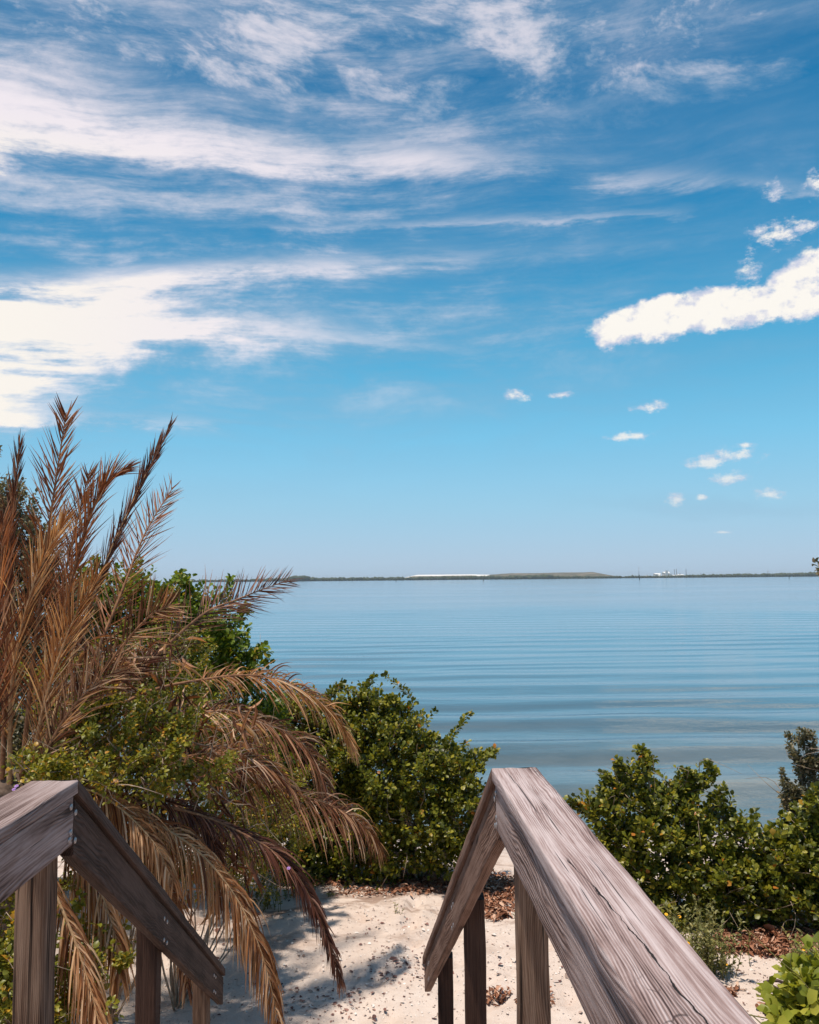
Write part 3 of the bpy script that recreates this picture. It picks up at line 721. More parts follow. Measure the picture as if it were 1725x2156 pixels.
def railing(label, side, near, peak, foot, post_d, mats):
    """side: +1 right of the walk, -1 left. near/peak/foot: (x, y) of the walk-side top edge; foot also its z"""
    capN, capS, sideN, sideS, postm = mats
    root = empty('handrail', (peak[0] + side * 0.09, peak[1], DECK_Z), label, 'handrail', 'handrails of the boardwalk stairs')
    n3 = Vector((near[0], near[1], ZR)); p3 = Vector((peak[0], peak[1], ZR)); f3 = Vector(foot)
    out = Vector((side, 0, 0))
    # level run
    c = out * (CAPW / 2) - Vector((0, 0, CAPT / 2))
    board('top_board', n3 + c, p3 + c, CAPW, CAPT, capN, root, seed=1)
    c = out * (0.011 + SIDET / 2) - Vector((0, 0, CAPT + 0.006 + SIDEH / 2))
    sb = board('side_board', n3 + c, p3 + c - Vector((0, 0.002, 0)), SIDET, SIDEH, sideN, root, seed=2)
    # stair run; ends cut plumb
    d = (f3 - p3); hl = math.hypot(d.x, d.y); cosv = hl / d.length
    g = Vector((d.x, d.y, 0)).normalized() * 0.004
    c = out * (CAPW / 2 - 0.004) - Vector((0, 0, CAPT / 2 / cosv)) + g
    board('top_board', p3 + c, f3 + c, CAPW - 0.006, CAPT, capS, root, plumb=(True, True), seed=3)
    c = out * (0.012 + SIDET / 2) - Vector((0, 0, (CAPT + 0.005 + SIDEH / 2) / cosv)) + g
    ss_ = board('side_board', p3 + c, f3 + c, SIDET, SIDEH, sideS, root, plumb=(True, True), seed=4)
    # screws on the walk side
    for k_, zz in enumerate((0.070, 0.105, 0.142, 0.162)):
        if k_ != 1:
            pos = p3 + out * 0.0105 + Vector((0, -0.022 - 0.006 * (k_ % 2), -zz)); screw(pos, -out, sb)
    for zz in (0.085, 0.165):
        t = 0.018
        screw(p3 + d * (t / hl) + out * 0.0115 + Vector((0, 0, -zz)), -out, ss_)
    for yd in (0.42, 0.44, 0.88, 0.90):
        for zz in (0.085, 0.16):
            screw(p3 + d * yd + out * 0.0115 + Vector((0, 0, -zz / cosv)), -out, ss_)
    # posts stand outside the side boards
    for i, dpt in enumerate(post_d):
        if dpt <= peak[1] + 0.05:
            t = (dpt - near[1]) / (peak[1] - near[1]); xx = near[0] + (peak[0] - near[0]) * t; top = ZR - CAPT - 0.004
        else:
            t = (dpt - peak[1]) / (foot[1] - peak[1]); xx = peak[0] + (foot[0] - peak[0]) * t
            top = ZR + (foot[2] - ZR) * ((dpt + POST / 2 - peak[1]) / (foot[1] - peak[1])) - (CAPT + 0.004) / cosv
        xx += side * (SIDET + 0.015 + POST / 2)
        board('post', (xx, dpt, hz_(xx, dpt) - 0.25), (xx, dpt, top), POST, POST, postm[i], root, seed=5 + i, wear=0.0028)
    return root
PK_R = at(1035, 1610, 2.65); PK_L = at(165, 1632, 2.54)
FT_R = at(890, 2014, 5.54); FT_L = at(474, 2040, 5.50)
W = WOOD_POST
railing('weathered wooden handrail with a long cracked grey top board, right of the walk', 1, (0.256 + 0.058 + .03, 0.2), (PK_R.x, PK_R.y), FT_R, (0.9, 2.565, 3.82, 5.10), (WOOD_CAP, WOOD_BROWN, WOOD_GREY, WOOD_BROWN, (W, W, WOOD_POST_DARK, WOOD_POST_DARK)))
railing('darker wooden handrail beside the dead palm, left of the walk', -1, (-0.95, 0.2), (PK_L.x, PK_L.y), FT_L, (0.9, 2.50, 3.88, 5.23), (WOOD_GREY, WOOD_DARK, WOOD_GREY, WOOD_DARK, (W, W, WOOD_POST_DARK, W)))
# deck and stairs under the camera
root = empty('boardwalk_stairs', (-0.36, 2.0, 0.0), 'weathered plank deck and stairs between the two handrails', 'stairs')
for i in range(24):
    y = -0.75 + i * 0.146
    if y > 2.60: break
    board('deck_plank', (-1.10, y, DECK_Z - 0.02), (0.44, y, DECK_Z - 0.02), 0.138, 0.036, WOOD_GREY, root, seed=i)
run = FT_R.y - PK_R.y; drop_ = PK_R.z - FT_R.z; nst = 10
for i in range(1, nst):
    y = 2.68 + run * i / nst - 0.12; z = DECK_Z - drop_ * i / nst - 0.02; xo = -0.055 * (y - 2.65)
    if z < 0.08: break
    for q in (0, 1): board('tread', (-1.00 + xo, y + q * 0.143, z), (0.30 + xo, y + q * 0.143, z), 0.137, 0.036, WOOD_GREY, root, seed=i + q)
for x in (-0.98, -0.35, 0.28):
    board('stringer', (x, 2.55, DECK_Z - 0.20), (x - 0.055 * run, 2.55 + run * .96, DECK_Z - drop_ * .96 - 0.20), 0.04, 0.22, WOOD_BROWN, root)
    board('joist', (x, -0.75, DECK_Z - 0.135), (x, 2.5, DECK_Z - 0.135), 0.04, 0.18, WOOD_BROWN, root)

# ------------------------------------------------------------------ plants
def leaf_template(fold=0.22, curl=0.18, w1=0.30, w2=0.42, p2=0.72):
    V = np.array([(0, 0, 0), (0.32, w1, fold * w1), (0.36, 0, 0), (0.32, -w1, fold * w1), (p2, w2, fold * w2 - curl * .4), (p2 + .04, 0, -curl * .5), (p2, -w2, fold * w2 - curl * .4), (1.0, 0, -curl)], float)
    F = np.array([(0, 2, 1), (0, 3, 2), (1, 2, 5), (1, 5, 4), (2, 3, 6), (2, 6, 5), (4, 5, 7), (5, 6, 7)])
    return V, F
OBOVATE = leaf_template()
NARROW = leaf_template(0.3, 0.25, 0.40, 0.34, 0.70)
def leaf_frames(D, up_ref):
    D = nrm(D); Sd = np.cross(up_ref, D); bad = np.linalg.norm(Sd, axis=1) < 0.05
    Sd[bad] = np.cross(np.array([0.3, 0.9, 0.1]), D[bad]); Sd = nrm(Sd); N = np.cross(D, Sd)
    return D, Sd, N
def leaf_mesh(name, P, D, Sd, N, Ln, Wd, tpl, mat, parent):
    V, F = tpl; n = len(P); k = len(V)
    A = P[:, None] + V[None, :, 0, None] * (D * Ln[:, None])[:, None] + V[None, :, 1, None] * (Sd * Wd[:, None])[:, None] + V[None, :, 2, None] * (N * Ln[:, None])[:, None]
    FF = (F[None] + (np.arange(n) * k)[:, None, None]).reshape(-1, 3)
    o = link_mesh(name, mesh_np(name, A.reshape(-1, 3), FF), mat, parent)
    o['kind'] = 'stuff'
    return o
EYE_N = np.array(EYE)
def single_leaves(P, D, Sd, N, Ln, Wd, tpl, mat, parent, count, tmp):
    """the leaves that show largest, each an object of its own"""
    to = EYE_N - P; dist = np.linalg.norm(to, axis=1); f = np.abs((N * to).sum(1) / dist)
    score = f * Ln * Wd / dist ** 2 * (0.25 + tmp)
    pick = np.argsort(-score)[:count]
    me = TPLMESH.get((id(tpl), mat.name))
    if me is None:
        me = mesh_np('leaf', tpl[0], tpl[1]); me.materials.append(mat); TPLMESH[(id(tpl), mat.name)] = me
    inv = WORLD_INV(parent)
    for i in pick:
        o = bpy.data.objects.new('leaf', me); COL.objects.link(o)
        o.parent = parent; o.matrix_parent_inverse = inv
        m = Matrix.Identity(4)
        for r in range(3): m[r][0] = D[i, r] * Ln[i]; m[r][1] = Sd[i, r] * Wd[i]; m[r][2] = N[i, r] * Ln[i]; m[r][3] = P[i, r]
        o.matrix_basis = m
    keep = np.ones(len(P), bool); keep[pick] = False
    return keep
TPLMESH = {}
def shrub(name, label, cat, lumps, bases, leaf_len, mat, bark, seed, rs=1.0, per_m2=1500, twig=0.20, tpl=OBOVATE, group=None, singles=0, upward=0.5, sprays=0, flat=1.0, stem_r=0.022, droop=0.0, aspect=0.95, bare=2):
    """lumps: (px, py, r_px, D). Leaves sit along twigs that grow out of the lumps"""
    rg = np.random.default_rng(seed)
    C = np.array([at(a, b, d) for a, b, r, d in lumps]); R = rs * np.array([r * d / FPX for a, b, r, d in lumps])
    g = hz_(C[:, 0].mean(), C[:, 1].mean())
    B = [np.array((bx, by, hz_(bx, by) - 0.05)) for bx, by in bases]
    root = empty(name, tuple(B[0]), label, cat, group)
    st = Acc()
    TP, TD, TL = [], [], []
    for ci in range(len(C)):
        c, r = C[ci], R[ci]
        b = B[int(np.argmin([np.hypot(*(c - q)[:2]) for q in B]))]
        mid = b * 0.5 + c * 0.5 + rg.normal(0, 0.10, 3) * np.array([1, 1, .3]) + np.array([0, 0, -0.1])
        P = spline([b, mid, c], 9); st.tube(P, np.linspace(stem_r, stem_r * .4, 9), 5)
        nt_ = int(4 * math.pi * r * r * per_m2 / 16 * rg.uniform(.9, 1.1)) + 6
        d = nrm(rg.standard_normal((nt_, 3)) + np.array([0, 0, 0.25])); d[:, 2] *= flat
        rad = r * np.where(rg.random(nt_) < 0.72, rg.uniform(0.72, 1.06, nt_), rg.uniform(0.30, 0.75, nt_))
        lump = 1 + 0.30 * np.sin(d[:, 0] * 6 + ci) * np.sin(d[:, 2] * 7 + 2 * ci + d[:, 1] * 4) + 0.10 * rg.standard_normal(nt_)
        p = c + d * (rad * lump)[:, None]
        # drop those deep inside a neighbour or underground
        dd = np.linalg.norm(p[:, None] - C[None], axis=2) / R[None]; dd[:, ci] = 9
        ok = (dd.min(1) > 0.62) & (p[:, 2] > height(p[:, 0], p[:, 1]) + 0.02)
        p, d = p[ok], d[ok]
        dr = nrm(d * 0.8 + np.array([0, 0, upward]) + rg.normal(0, 0.45, p.shape))
        TP.append(p); TD.append(dr); TL.append(twig * rg.uniform(0.6, 1.4, len(p)))
        for q in range(0, len(p), 9): st.tube(spline([c, (c + p[q]) / 2 + rg.normal(0, .04, 3), p[q], p[q] + dr[q] * twig * .6], 7), np.linspace(stem_r * .35, 0.0022, 7), 4)
        for q in range(sprays):                                   # long shoots beyond the outline
            e = nrm(rg.standard_normal(3) * np.array([1, 1, .5]) + np.array([0, 0, 0.9])); a0 = c + e * r * 0.8; ln = rg.uniform(0.5, 1.0) * r + 0.12
            pts = spline([a0, a0 + e * ln * .5 + rg.normal(0, .02, 3), a0 + nrm(e + np.array([rg.normal(0, .3), rg.normal(0, .3), .1])) * ln], 8)
            st.tube(pts, np.linspace(0.005, 0.0018, 8), 4)
            for t in range(1, 8): TP.append(pts[t][None]); TD.append(nrm((pts[t] - pts[t - 1]) + rg.normal(0, .02, 3))[None]); TL.append(np.array([twig * .45]))
    # bare dead twigs poking out
    for q in range(bare * len(C)):
        ci = int(rg.integers(len(C))); e = nrm(rg.standard_normal(3) + np.array([0, -0.4, 0.3])); a0 = C[ci] + e * R[ci] * 0.6; ln = rg.uniform(0.25, 0.55)
        st.tube(spline([a0, a0 + e * ln * .5 + rg.normal(0, .03, 3), a0 + nrm(e + rg.normal(0, .4, 3)) * ln], 6), np.linspace(0.0045, 0.0014, 6), 4)
    TP, TD, TL = np.concatenate(TP), np.concatenate(TD), np.concatenate(TL)
    m = 16; n = len(TP)
    tt = (np.arange(m)[None] + rg.uniform(0, 1, (n, m))) / m
    P = TP[:, None] + TD[:, None] * (TL[:, None] * (tt - 0.25))[..., None]
    a1 = nrm(np.cross(TD, np.array([0.2, 0.5, 0.84]))); a2 = np.cross(TD, a1)
    ph = rg.uniform(0, 6.28, (n, 1)) + np.arange(m)[None] * 2.4
    rad = a1[:, None] * np.cos(ph)[..., None] + a2[:, None] * np.sin(ph)[..., None]
    D = nrm(rad * 0.9 + TD[:, None] * (0.35 + 0.7 * tt[..., None]) + rg.normal(0, 0.25, P.shape) + np.array([0, 0, 0.15 - droop]))
    P = (P + rad * 0.012).reshape(-1, 3); D = D.reshape(-1, 3)
    UPR = nrm(np.array([-0.15, -0.25, 1.0]) + rg.normal(0, 0.55, D.shape))
    D, Sd, N = leaf_frames(D, UPR)
    Ln = leaf_len * rg.uniform(0.55, 1.2, len(P)); Wd = Ln * aspect * rg.uniform(0.75, 1.15, len(P))
    keep = np.ones(len(P), bool)
    if singles:
        # how far out each leaf sits, so that outer leaves are the ones picked
        dd = (np.linalg.norm(P[:, None] - C[None], axis=2) / R[None]).min(1)
        keep = single_leaves(P, D, Sd, N, Ln, Wd, tpl, mat, root, singles, np.clip(dd - 0.7, 0, .5))
    leaf_mesh('foliage', P[keep], D[keep], Sd[keep], N[keep], Ln[keep], Wd[keep], tpl, mat, root)
    st.build('stem', bark, root)['kind'] = 'stuff'
    return root

# --- dead date palm
def frond(palm, pts, D0, D1, leafL, ang, mat, stalk, n=95, t0=0.12, grav=0.0, face=(0, -1, 0.35), closed=0.0, width=0.014, r0=0.016, seed=0, curl=0.3, lost=0.16, prof=0.38):
    """pts: picture points base to tip, D0/D1 its distance at base and tip"""
    rg = np.random.default_rng(seed + 100)
    k = len(pts); P = np.array([at(a, b, D0 + (D1 - D0) * i / (k - 1)) for i, (a, b) in enumerate(pts)])
    P = spline(P, 60); seg = np.r_[0, np.cumsum(np.linalg.norm(np.diff(P, axis=0), axis=1))]; tot = seg[-1]
    T = nrm(np.gradient(P, axis=0))
    a = Acc(); a.tube(P, np.linspace(r0, 0.003, 60), 6)
    fo = a.build('frond', stalk, palm)
    Vs, Fs, n0 = [], [], 0
    m = 6
    fv = np.array(face, float)
    for side in (-1, 1):
        for i in range(n):
            if rg.random() < lost * (2.2 if math.sin(i * 0.31 + seed) > 0.55 else 0.7): continue
            t = t0 + (1 - t0) * (i + rg.uniform(-.4, .4)) / n; t = min(max(t, 0), 0.995)
            j = t * 59; j0 = int(j); p = P[j0] * (1 - (j - j0)) + P[min(j0 + 1, 59)] * (j - j0); tg = T[j0]
            Nn = fv - tg * fv.dot(tg); Nn /= np.linalg.norm(Nn) + 1e-9
            Sd = np.cross(tg, Nn) * side
            q = (t - t0) / (1 - t0)
            Lp = leafL * (0.45 + 0.55 * math.sin(min(1, q / prof) * math.pi / 2)) * (1 - 0.62 * max(0, (q - .45) / .55) ** 1.4) * (rg.uniform(0.75, 1.12) if rg.random() > .12 else rg.uniform(.25, .6))
            an = ang * (1.0 - 0.35 * q) * (1 - closed) * rg.uniform(0.7, 1.3)
            d = tg * math.cos(an) + Sd * math.sin(an) + Nn * rg.normal(0.10, 0.16)
            d += rg.normal(0, 0.05, 3); d /= np.linalg.norm(d)
            tip_curl = rg.normal(0, curl) ; gr = grav * rg.uniform(0.7, 1.3)
            pts_ = [p]; dirs = [d]
            for s in range(1, m):
                d = d + np.array([0, 0, -1.0]) * gr / m * (1.3 if s > 1 else .7) + np.cross(tg, Sd) * tip_curl / m * (s / m) * 1.5
                d /= np.linalg.norm(d); pts_.append(pts_[-1] + d * Lp / (m - 1)); dirs.append(d)
            pts_ = np.array(pts_); dirs = np.array(dirs)
            wv = np.cross(dirs, Nn); wv = nrm(wv)
            tw = rg.uniform(-0.9, 0.9); wv = nrm(wv * math.cos(tw) + np.cross(dirs, wv) * math.sin(tw))
            nn = np.cross(wv, dirs)
            s_ = np.linspace(0, 1, m); w_ = width * rg.uniform(.7, 1.2) * np.clip(0.55 + 1.2 * s_, 0, 1) * (1 - s_ ** 2.2 * 0.93)
            V = np.stack([pts_ - wv * w_[:, None] * .5 + nn * w_[:, None] * .35, pts_, pts_ + wv * w_[:, None] * .5 + nn * w_[:, None] * .35], 1).reshape(-1, 3)
            F = [(3 * s + c, 3 * s + c + 1, 3 * s + c + 4, 3 * s + c + 3) for s in range(m - 1) for c in (0, 1)]
            Vs.append(V); Fs.append(np.array(F) + n0); n0 += len(V)
    lf = link_mesh('leaflets', mesh_np('leaflets', np.concatenate(Vs), np.concatenate(Fs)), mat, fo)
    lf['kind'] = 'stuff'
    return fo
PB = at(25, 1640, 6.4)
palm = empty('date_palm', (PB.x, PB.y, hz_(PB.x, PB.y)), 'dead brown date palm with feathery dried fronds fanning over the bank', 'palm')
a = Acc(); zz = np.linspace(hz_(PB.x, PB.y) - 0.1, PB.z + 0.05, 8)
a.tube(np.stack([PB.x - 0.05 + 0 * zz, PB.y + 0 * zz, zz], -1), [.26, .27, .25, .26, .24, .25, .2, .1], 14)
a.build('trunk', BARK, palm)
DEG = math.radians
UPRIGHT = [
    # pts, D0, D1, leaflet length, angle, material, stalk, options
    ([(45, 1640), (75, 1350), (105, 1100), (140, 868)], 6.4, 6.2, .42, DEG(36), FROND_RED, RACHIS, dict(n=105, t0=.16, width=.015)),
    ([(5, 1640), (15, 1350), (22, 1130), (42, 936)], 6.3, 6.2, .34, DEG(17), FROND_DARK, RACHIS, dict(n=90, closed=.2)),
    ([(-30, 1640), (-35, 1350), (-40, 1150), (-25, 985)], 6.2, 6.0, .36, DEG(30), FROND_RED, RACHIS, dict(n=80)),
    ([(70, 1640), (110, 1350), (148, 1160), (188, 995)], 6.6, 6.7, .36, DEG(36), FROND_RED, RACHIS, dict(n=80, t0=.25)),
    ([(65, 1640), (125, 1340), (170, 1150), (215, 1030), (266, 988)], 6.3, 6.1, .36, DEG(22), FROND_RED, RACHIS, dict(n=105, closed=.25, grav=.25)),
    ([(75, 1640), (160, 1360), (230, 1170), (300, 1015), (357, 900)], 6.4, 7.2, .36, DEG(16), FROND_DARK, RACHIS_TAN, dict(n=115, closed=.25)),
    ([(95, 1640), (185, 1420), (255, 1250), (305, 1125), (364, 1026)], 6.5, 7.6, .39, DEG(40), FROND_RED, RACHIS, dict(n=80, t0=.18, width=.013)),
    ([(105, 1640), (190, 1455), (300, 1312), (362, 1272)], 6.2, 6.0, .38, DEG(42), FROND_PALE, RACHIS, dict(n=75, t0=.15)),
    ([(110, 1650), (235, 1480), (411, 1306), (500, 1262), (607, 1221)], 6.4, 8.2, .46, DEG(40), FROND_DARK, RACHIS, dict(n=80, t0=.25, width=.014)),
    ([(20, 1650), (28, 1420), (75, 1220), (140, 1090)], 6.1, 5.8, .42, DEG(24), FROND_TAN, RACHIS_TAN, dict(n=80, closed=.2)),
    ([(-10, 1650), (-5, 1450), (0, 1250), (8, 1090)], 6.0, 5.8, .42, DEG(26), FROND_RED, RACHIS, dict(n=80)),
    ([(60, 1650), (95, 1480), (145, 1330), (205, 1210)], 6.0, 5.7, .42, DEG(26), FROND_TAN, RACHIS_TAN, dict(n=75, closed=.15)),
    ([(90, 1660), (150, 1540), (220, 1450), (330, 1380)], 6.2, 6.3, .38, DEG(42), FROND_DARK, RACHIS, dict(n=65)),
    ([(70, 1660), (110, 1560), (170, 1470), (260, 1400)], 5.9, 5.8, .42, DEG(36), FROND_PALE, RACHIS, dict(n=60)),
]
for i, (pts, d0, d1, ll, an, mt, stalk, kw) in enumerate(UPRIGHT):
    frond(palm, pts, d0, d1, ll * 1.02, an * 1.1, mt, stalk, seed=i, **{**kw, 'n': int(kw['n'] * 1.4), 'width': kw.get('width', .013) * .82, 'r0': .019})
UPV = (0.1, -0.55, 0.85)
DROOP = [
    ([(130, 1600), (280, 1470), (447, 1428), (557, 1425), (643, 1458), (707, 1510), (746, 1582)], 6.5, 8.0, .42, DEG(52), FROND_TAN, RACHIS, dict(n=159, t0=.30, grav=.9, face=UPV)),
    ([(130, 1620), (250, 1550), (355, 1514), (471, 1497), (557, 1520), (640, 1570), (684, 1650), (700, 1712)], 6.4, 7.7, .46, DEG(50), FROND_PALE, RACHIS, dict(n=159, t0=.28, grav=1.1, face=UPV)),
    ([(130, 1650), (250, 1630), (380, 1595), (484, 1587), (560, 1612), (620, 1665)], 6.3, 7.1, .40, DEG(40), FROND_PALE, RACHIS, dict(n=116, t0=.25, grav=.8, face=UPV)),
    ([(140, 1680), (250, 1660), (380, 1636), (492, 1632), (600, 1664), (705, 1700), (770, 1742), (796, 1776)], 6.3, 7.8, .50, DEG(54), FROND_PALE, RACHIS, dict(n=166, t0=.28, grav=1.5, face=UPV)),
    ([(180, 1690), (300, 1690), (406, 1712), (492, 1746), (578, 1795), (634, 1856), (682, 1955), (718, 2070)], 6.2, 6.5, .30, DEG(30), FROND_DARK, RACHIS, dict(n=174, t0=.25, grav=1.1, face=UPV)),
    ([(120, 1660), (180, 1665), (243, 1689), (330, 1734), (417, 1793), (486, 1873), (531, 1957), (562, 2043), (590, 2165)], 6.2, 6.05, .46, DEG(46), FROND_TAN, RACHIS_TAN, dict(n=217, t0=.10, grav=2.6, face=UPV, lost=.05)),
    ([(110, 1660), (170, 1660), (222, 1679), (278, 1724), (330, 1783), (365, 1860)], 6.0, 5.85, .40, DEG(46), FROND_TAN, RACHIS_TAN, dict(n=130, t0=.15, grav=2.2, face=UPV)),
    ([(140, 1690), (260, 1680), (360, 1690), (430, 1740), (460, 1800)], 6.2, 6.4, .34, DEG(46), FROND_DARK, RACHIS, dict(n=101, t0=.2, grav=1.8, face=UPV)),
    ([(110, 1700), (150, 1760), (200, 1850), (240, 1960), (255, 2060)], 5.9, 5.7, .42, DEG(36), FROND_TAN, RACHIS_TAN, dict(n=101, t0=.2, grav=2.4, face=UPV)),
    ([(60, 1720), (90, 1820), (150, 1960), (190, 2080), (215, 2180)], 5.5, 5.2, .40, DEG(36), FROND_TAN, RACHIS_TAN, dict(n=101, t0=.2, grav=2.2, face=UPV)),
    ([(150, 1700), (260, 1760), (340, 1850), (380, 1960), (395, 2080)], 6.4, 6.3, .36, DEG(40), FROND_PALE, RACHIS, dict(n=116, t0=.2, grav=2.2, face=UPV)),
]
for i, (pts, d0, d1, ll, an, mt, stalk, kw) in enumerate(DROOP):
    frond(palm, pts, d0, d1, ll * 1.08, an, mt, stalk, seed=50 + i, width=0.0145, **{**dict(lost=.08), **kw})

# --- shrubs
def gp(px, D): 
    p = at(px, 1300, D); return (p.x, p.y)
shrub('sea_shrub', 'tall bright green shrub rising behind the dead palm', 'shrub',
      [(215, 1255, 62, 9.6), (285, 1270, 62, 9.5), (350, 1300, 60, 9.4), (415, 1290, 48, 9.4), (470, 1340, 50, 9.3), (505, 1385, 42, 9.2), (420, 1390, 85, 9.3), (300, 1390, 90, 9.5), (180, 1350, 90, 9.6), (470, 1470, 80, 9.3), (340, 1490, 100, 9.5), (560, 1530, 60, 9.4), (400, 1590, 100, 9.5), (520, 1620, 80, 9.5)],
      [gp(330, 9.6), gp(450, 9.5)], 0.060, LEAF_B, TWIG, 21, rs=0.86, per_m2=1200, singles=200, sprays=2)
shrub('sea_shrub', 'rounded olive green shrub at the middle of the beach, before the water', 'shrub',
      [(620, 1520, 55, 10.65), (700, 1530, 55, 10.55), (770, 1522, 54, 10.45), (835, 1530, 36, 10.45), (700, 1620, 95, 10.55), (820, 1610, 105, 10.35), (900, 1650, 85, 10.25), (955, 1648, 42, 10.15), (1000, 1606, 16, 10.15), (640, 1700, 85, 10.65), (760, 1730, 95, 10.45), (880, 1745, 90, 10.15), (965, 1730, 62, 10.05), (600, 1780, 60, 10.65), (700, 1800, 50, 10.45), (640, 1815, 45, 10.45), (560, 1700, 60, 10.65), (570, 1600, 60, 10.75), (770, 1820, 36, 10.25), (840, 1800, 48, 10.15), (930, 1800, 42, 10.05), (990, 1700, 34, 10.05)],
      [gp(750, 10.55), gp(880, 10.35)], 0.058, LEAF_A, TWIG, 22, rs=0.95, per_m2=1350, singles=300, sprays=2)
shrub('sea_shrub', 'olive green shrub behind the cracked handrail, with a notched top', 'shrub',
      [(1290, 1710, 50, 9.05), (1345, 1640, 22, 9.05), (1308, 1662, 20, 9.05), (1362, 1612, 8, 9.05), (1425, 1680, 26, 9.15), (1470, 1648, 15, 9.15), (1440, 1660, 14, 9.15), (1400, 1690, 26, 9.15), (1255, 1715, 30, 9.05), (1350, 1720, 60, 9.05), (1440, 1730, 55, 9.05), (1515, 1722, 34, 9.05), (1545, 1752, 24, 8.95), (1380, 1800, 85, 8.95), (1470, 1800, 75, 8.95), (1300, 1780, 60, 9.05), (1430, 1880, 70, 8.85), (1520, 1860, 65, 8.75), (1340, 1860, 70, 8.95), (1500, 1920, 38, 8.70), (1420, 1935, 34, 8.75), (1560, 1900, 40, 8.70), (1350, 1925, 40, 8.85), (1560, 1835, 36, 8.85)],
      [gp(1380, 9.15), gp(1470, 9.05)], 0.058, LEAF_A, TWIG, 23, rs=0.86, per_m2=1250, singles=300, sprays=1, twig=0.16)
shrub('sea_shrub', 'olive green shrub cut by the right edge above the brown weed', 'shrub',
      [(1640, 1800, 42, 8.75), (1690, 1770, 44, 8.75), (1740, 1740, 50, 8.75), (1650, 1850, 78, 8.65), (1730, 1850, 85, 8.65), (1600, 1880, 55, 8.75), (1690, 1930, 48, 8.55), (1620, 1930, 36, 8.65), (1790, 1820, 100, 8.75), (1760, 1930, 60, 8.55)],
      [gp(1680, 8.85), gp(1760, 8.75)], 0.061, LEAF_A, TWIG, 24, rs=0.9, per_m2=1250, singles=250, sprays=2, twig=0.16)
shrub('sapling', 'thin grey leaved sapling standing up at the right edge', 'sapling',
      [(1690, 1575, 9, 9.30), (1684, 1612, 13, 9.30), (1705, 1630, 16, 9.30), (1694, 1668, 20, 9.30), (1728, 1680, 28, 9.30), (1664, 1690, 12, 9.30), (1720, 1730, 34, 9.30), (1690, 1740, 26, 9.30), (1750, 1620, 20, 9.30)],
      [gp(1712, 9.40)], 0.046, LEAF_G, TWIG, 25, per_m2=420, twig=0.13, tpl=NARROW, sprays=3, upward=1.0, stem_r=0.006, aspect=.75)
shrub('small_tree', 'dark grey green tree behind the dead palm at the left edge', 'tree',
      [(10, 1060, 40, 8.6), (35, 1110, 36, 8.6), (60, 1160, 36, 8.6), (90, 1200, 40, 8.6), (10, 1180, 70, 8.7), (60, 1260, 80, 8.7), (-40, 1100, 80, 8.8), (-60, 1250, 100, 8.8), (120, 1290, 60, 8.7), (20, 1380, 90, 8.7), (110, 1420, 80, 8.6), (20, 1500, 90, 8.4), (110, 1540, 80, 8.3), (30, 1610, 80, 8.0), (-40, 1580, 80, 8.2), (120, 1640, 70, 7.8), (20, 1700, 70, 7.6)],
      [gp(-10, 8.8)], 0.045, LEAF_G, BARK, 26, per_m2=1100, tpl=NARROW, sprays=2, stem_r=0.05, aspect=.8)
shrub('vine_thicket', 'tangled yellow green vine smothering the bank below the dead palm', 'vine',
      [(90, 1655, 42, 5.75), (150, 1625, 40, 5.8), (225, 1655, 46, 5.7), (255, 1600, 36, 5.9), (335, 1610, 36, 6.0), (300, 1540, 30, 6.1), (390, 1560, 28, 6.2), (235, 1520, 22, 6.0), (310, 1675, 44, 5.9), (430, 1645, 28, 6.2), (180, 1560, 24, 5.9), (160, 1620, 70, 6.7), (220, 1560, 70, 6.9), (300, 1560, 80, 7.1), (280, 1650, 75, 6.7), (390, 1570, 75, 7.9), (400, 1480, 62, 8.2), (300, 1470, 70, 7.4), (210, 1460, 70, 7.2), (480, 1560, 60, 8.5), (490, 1640, 65, 8.5), (400, 1680, 75, 7.4), (500, 1720, 65, 8.5), (580, 1700, 50, 8.8), (200, 1760, 80, 6.4), (300, 1780, 80, 6.6), (400, 1790, 75, 6.9), (480, 1810, 55, 7.3), (250, 1860, 60, 6.4), (130, 1500, 60, 7.0), (360, 1380, 55, 7.6), (340, 1880, 50, 6.7), (470, 1765, 55, 7.6), (530, 1790, 52, 8.2), (565, 1745, 58, 8.7), (600, 1795, 42, 9.2), (450, 1840, 40, 7.6), (520, 1845, 30, 8.3)],
      [gp(250, 6.9), gp(380, 7.2), gp(160, 6.7)], 0.036, LEAF_V, TWIG, 27, rs=0.9, per_m2=640, twig=0.24, tpl=NARROW, sprays=4, stem_r=0.010, droop=0.15, aspect=.9)
shrub('vine_thicket', 'yellowing vine clump behind the foot of the dark handrail post', 'vine',
      [(0, 1960, 60, 5.3), (30, 2050, 65, 5.2), (-40, 2080, 80, 5.2), (110, 2060, 60, 5.5), (160, 2140, 50, 5.4), (60, 2150, 70, 5.2), (-30, 1880, 60, 5.5), (200, 2000, 42, 5.8)],
      [gp(20, 5.4), gp(110, 5.6)], 0.040, LEAF_V, TWIG, 28, per_m2=1300, twig=0.22, tpl=NARROW, sprays=1, stem_r=0.010, droop=0.15, singles=60)
shrub('leafy_vine', 'bright green large leaved vine in the bottom right corner', 'vine',
      [(1690, 2110, 36, 5.2), (1725, 2080, 40, 5.2), (1660, 2150, 32, 5.15), (1720, 2150, 50, 5.2), (1780, 2120, 70, 5.3), (1700, 2230, 80, 5.2), (1800, 2250, 100, 5.3)],
      [gp(1720, 5.3)], 0.085, LEAF_L, STEMG, 29, per_m2=700, twig=0.16, tpl=OBOVATE, singles=150, stem_r=0.010, upward=0.4)

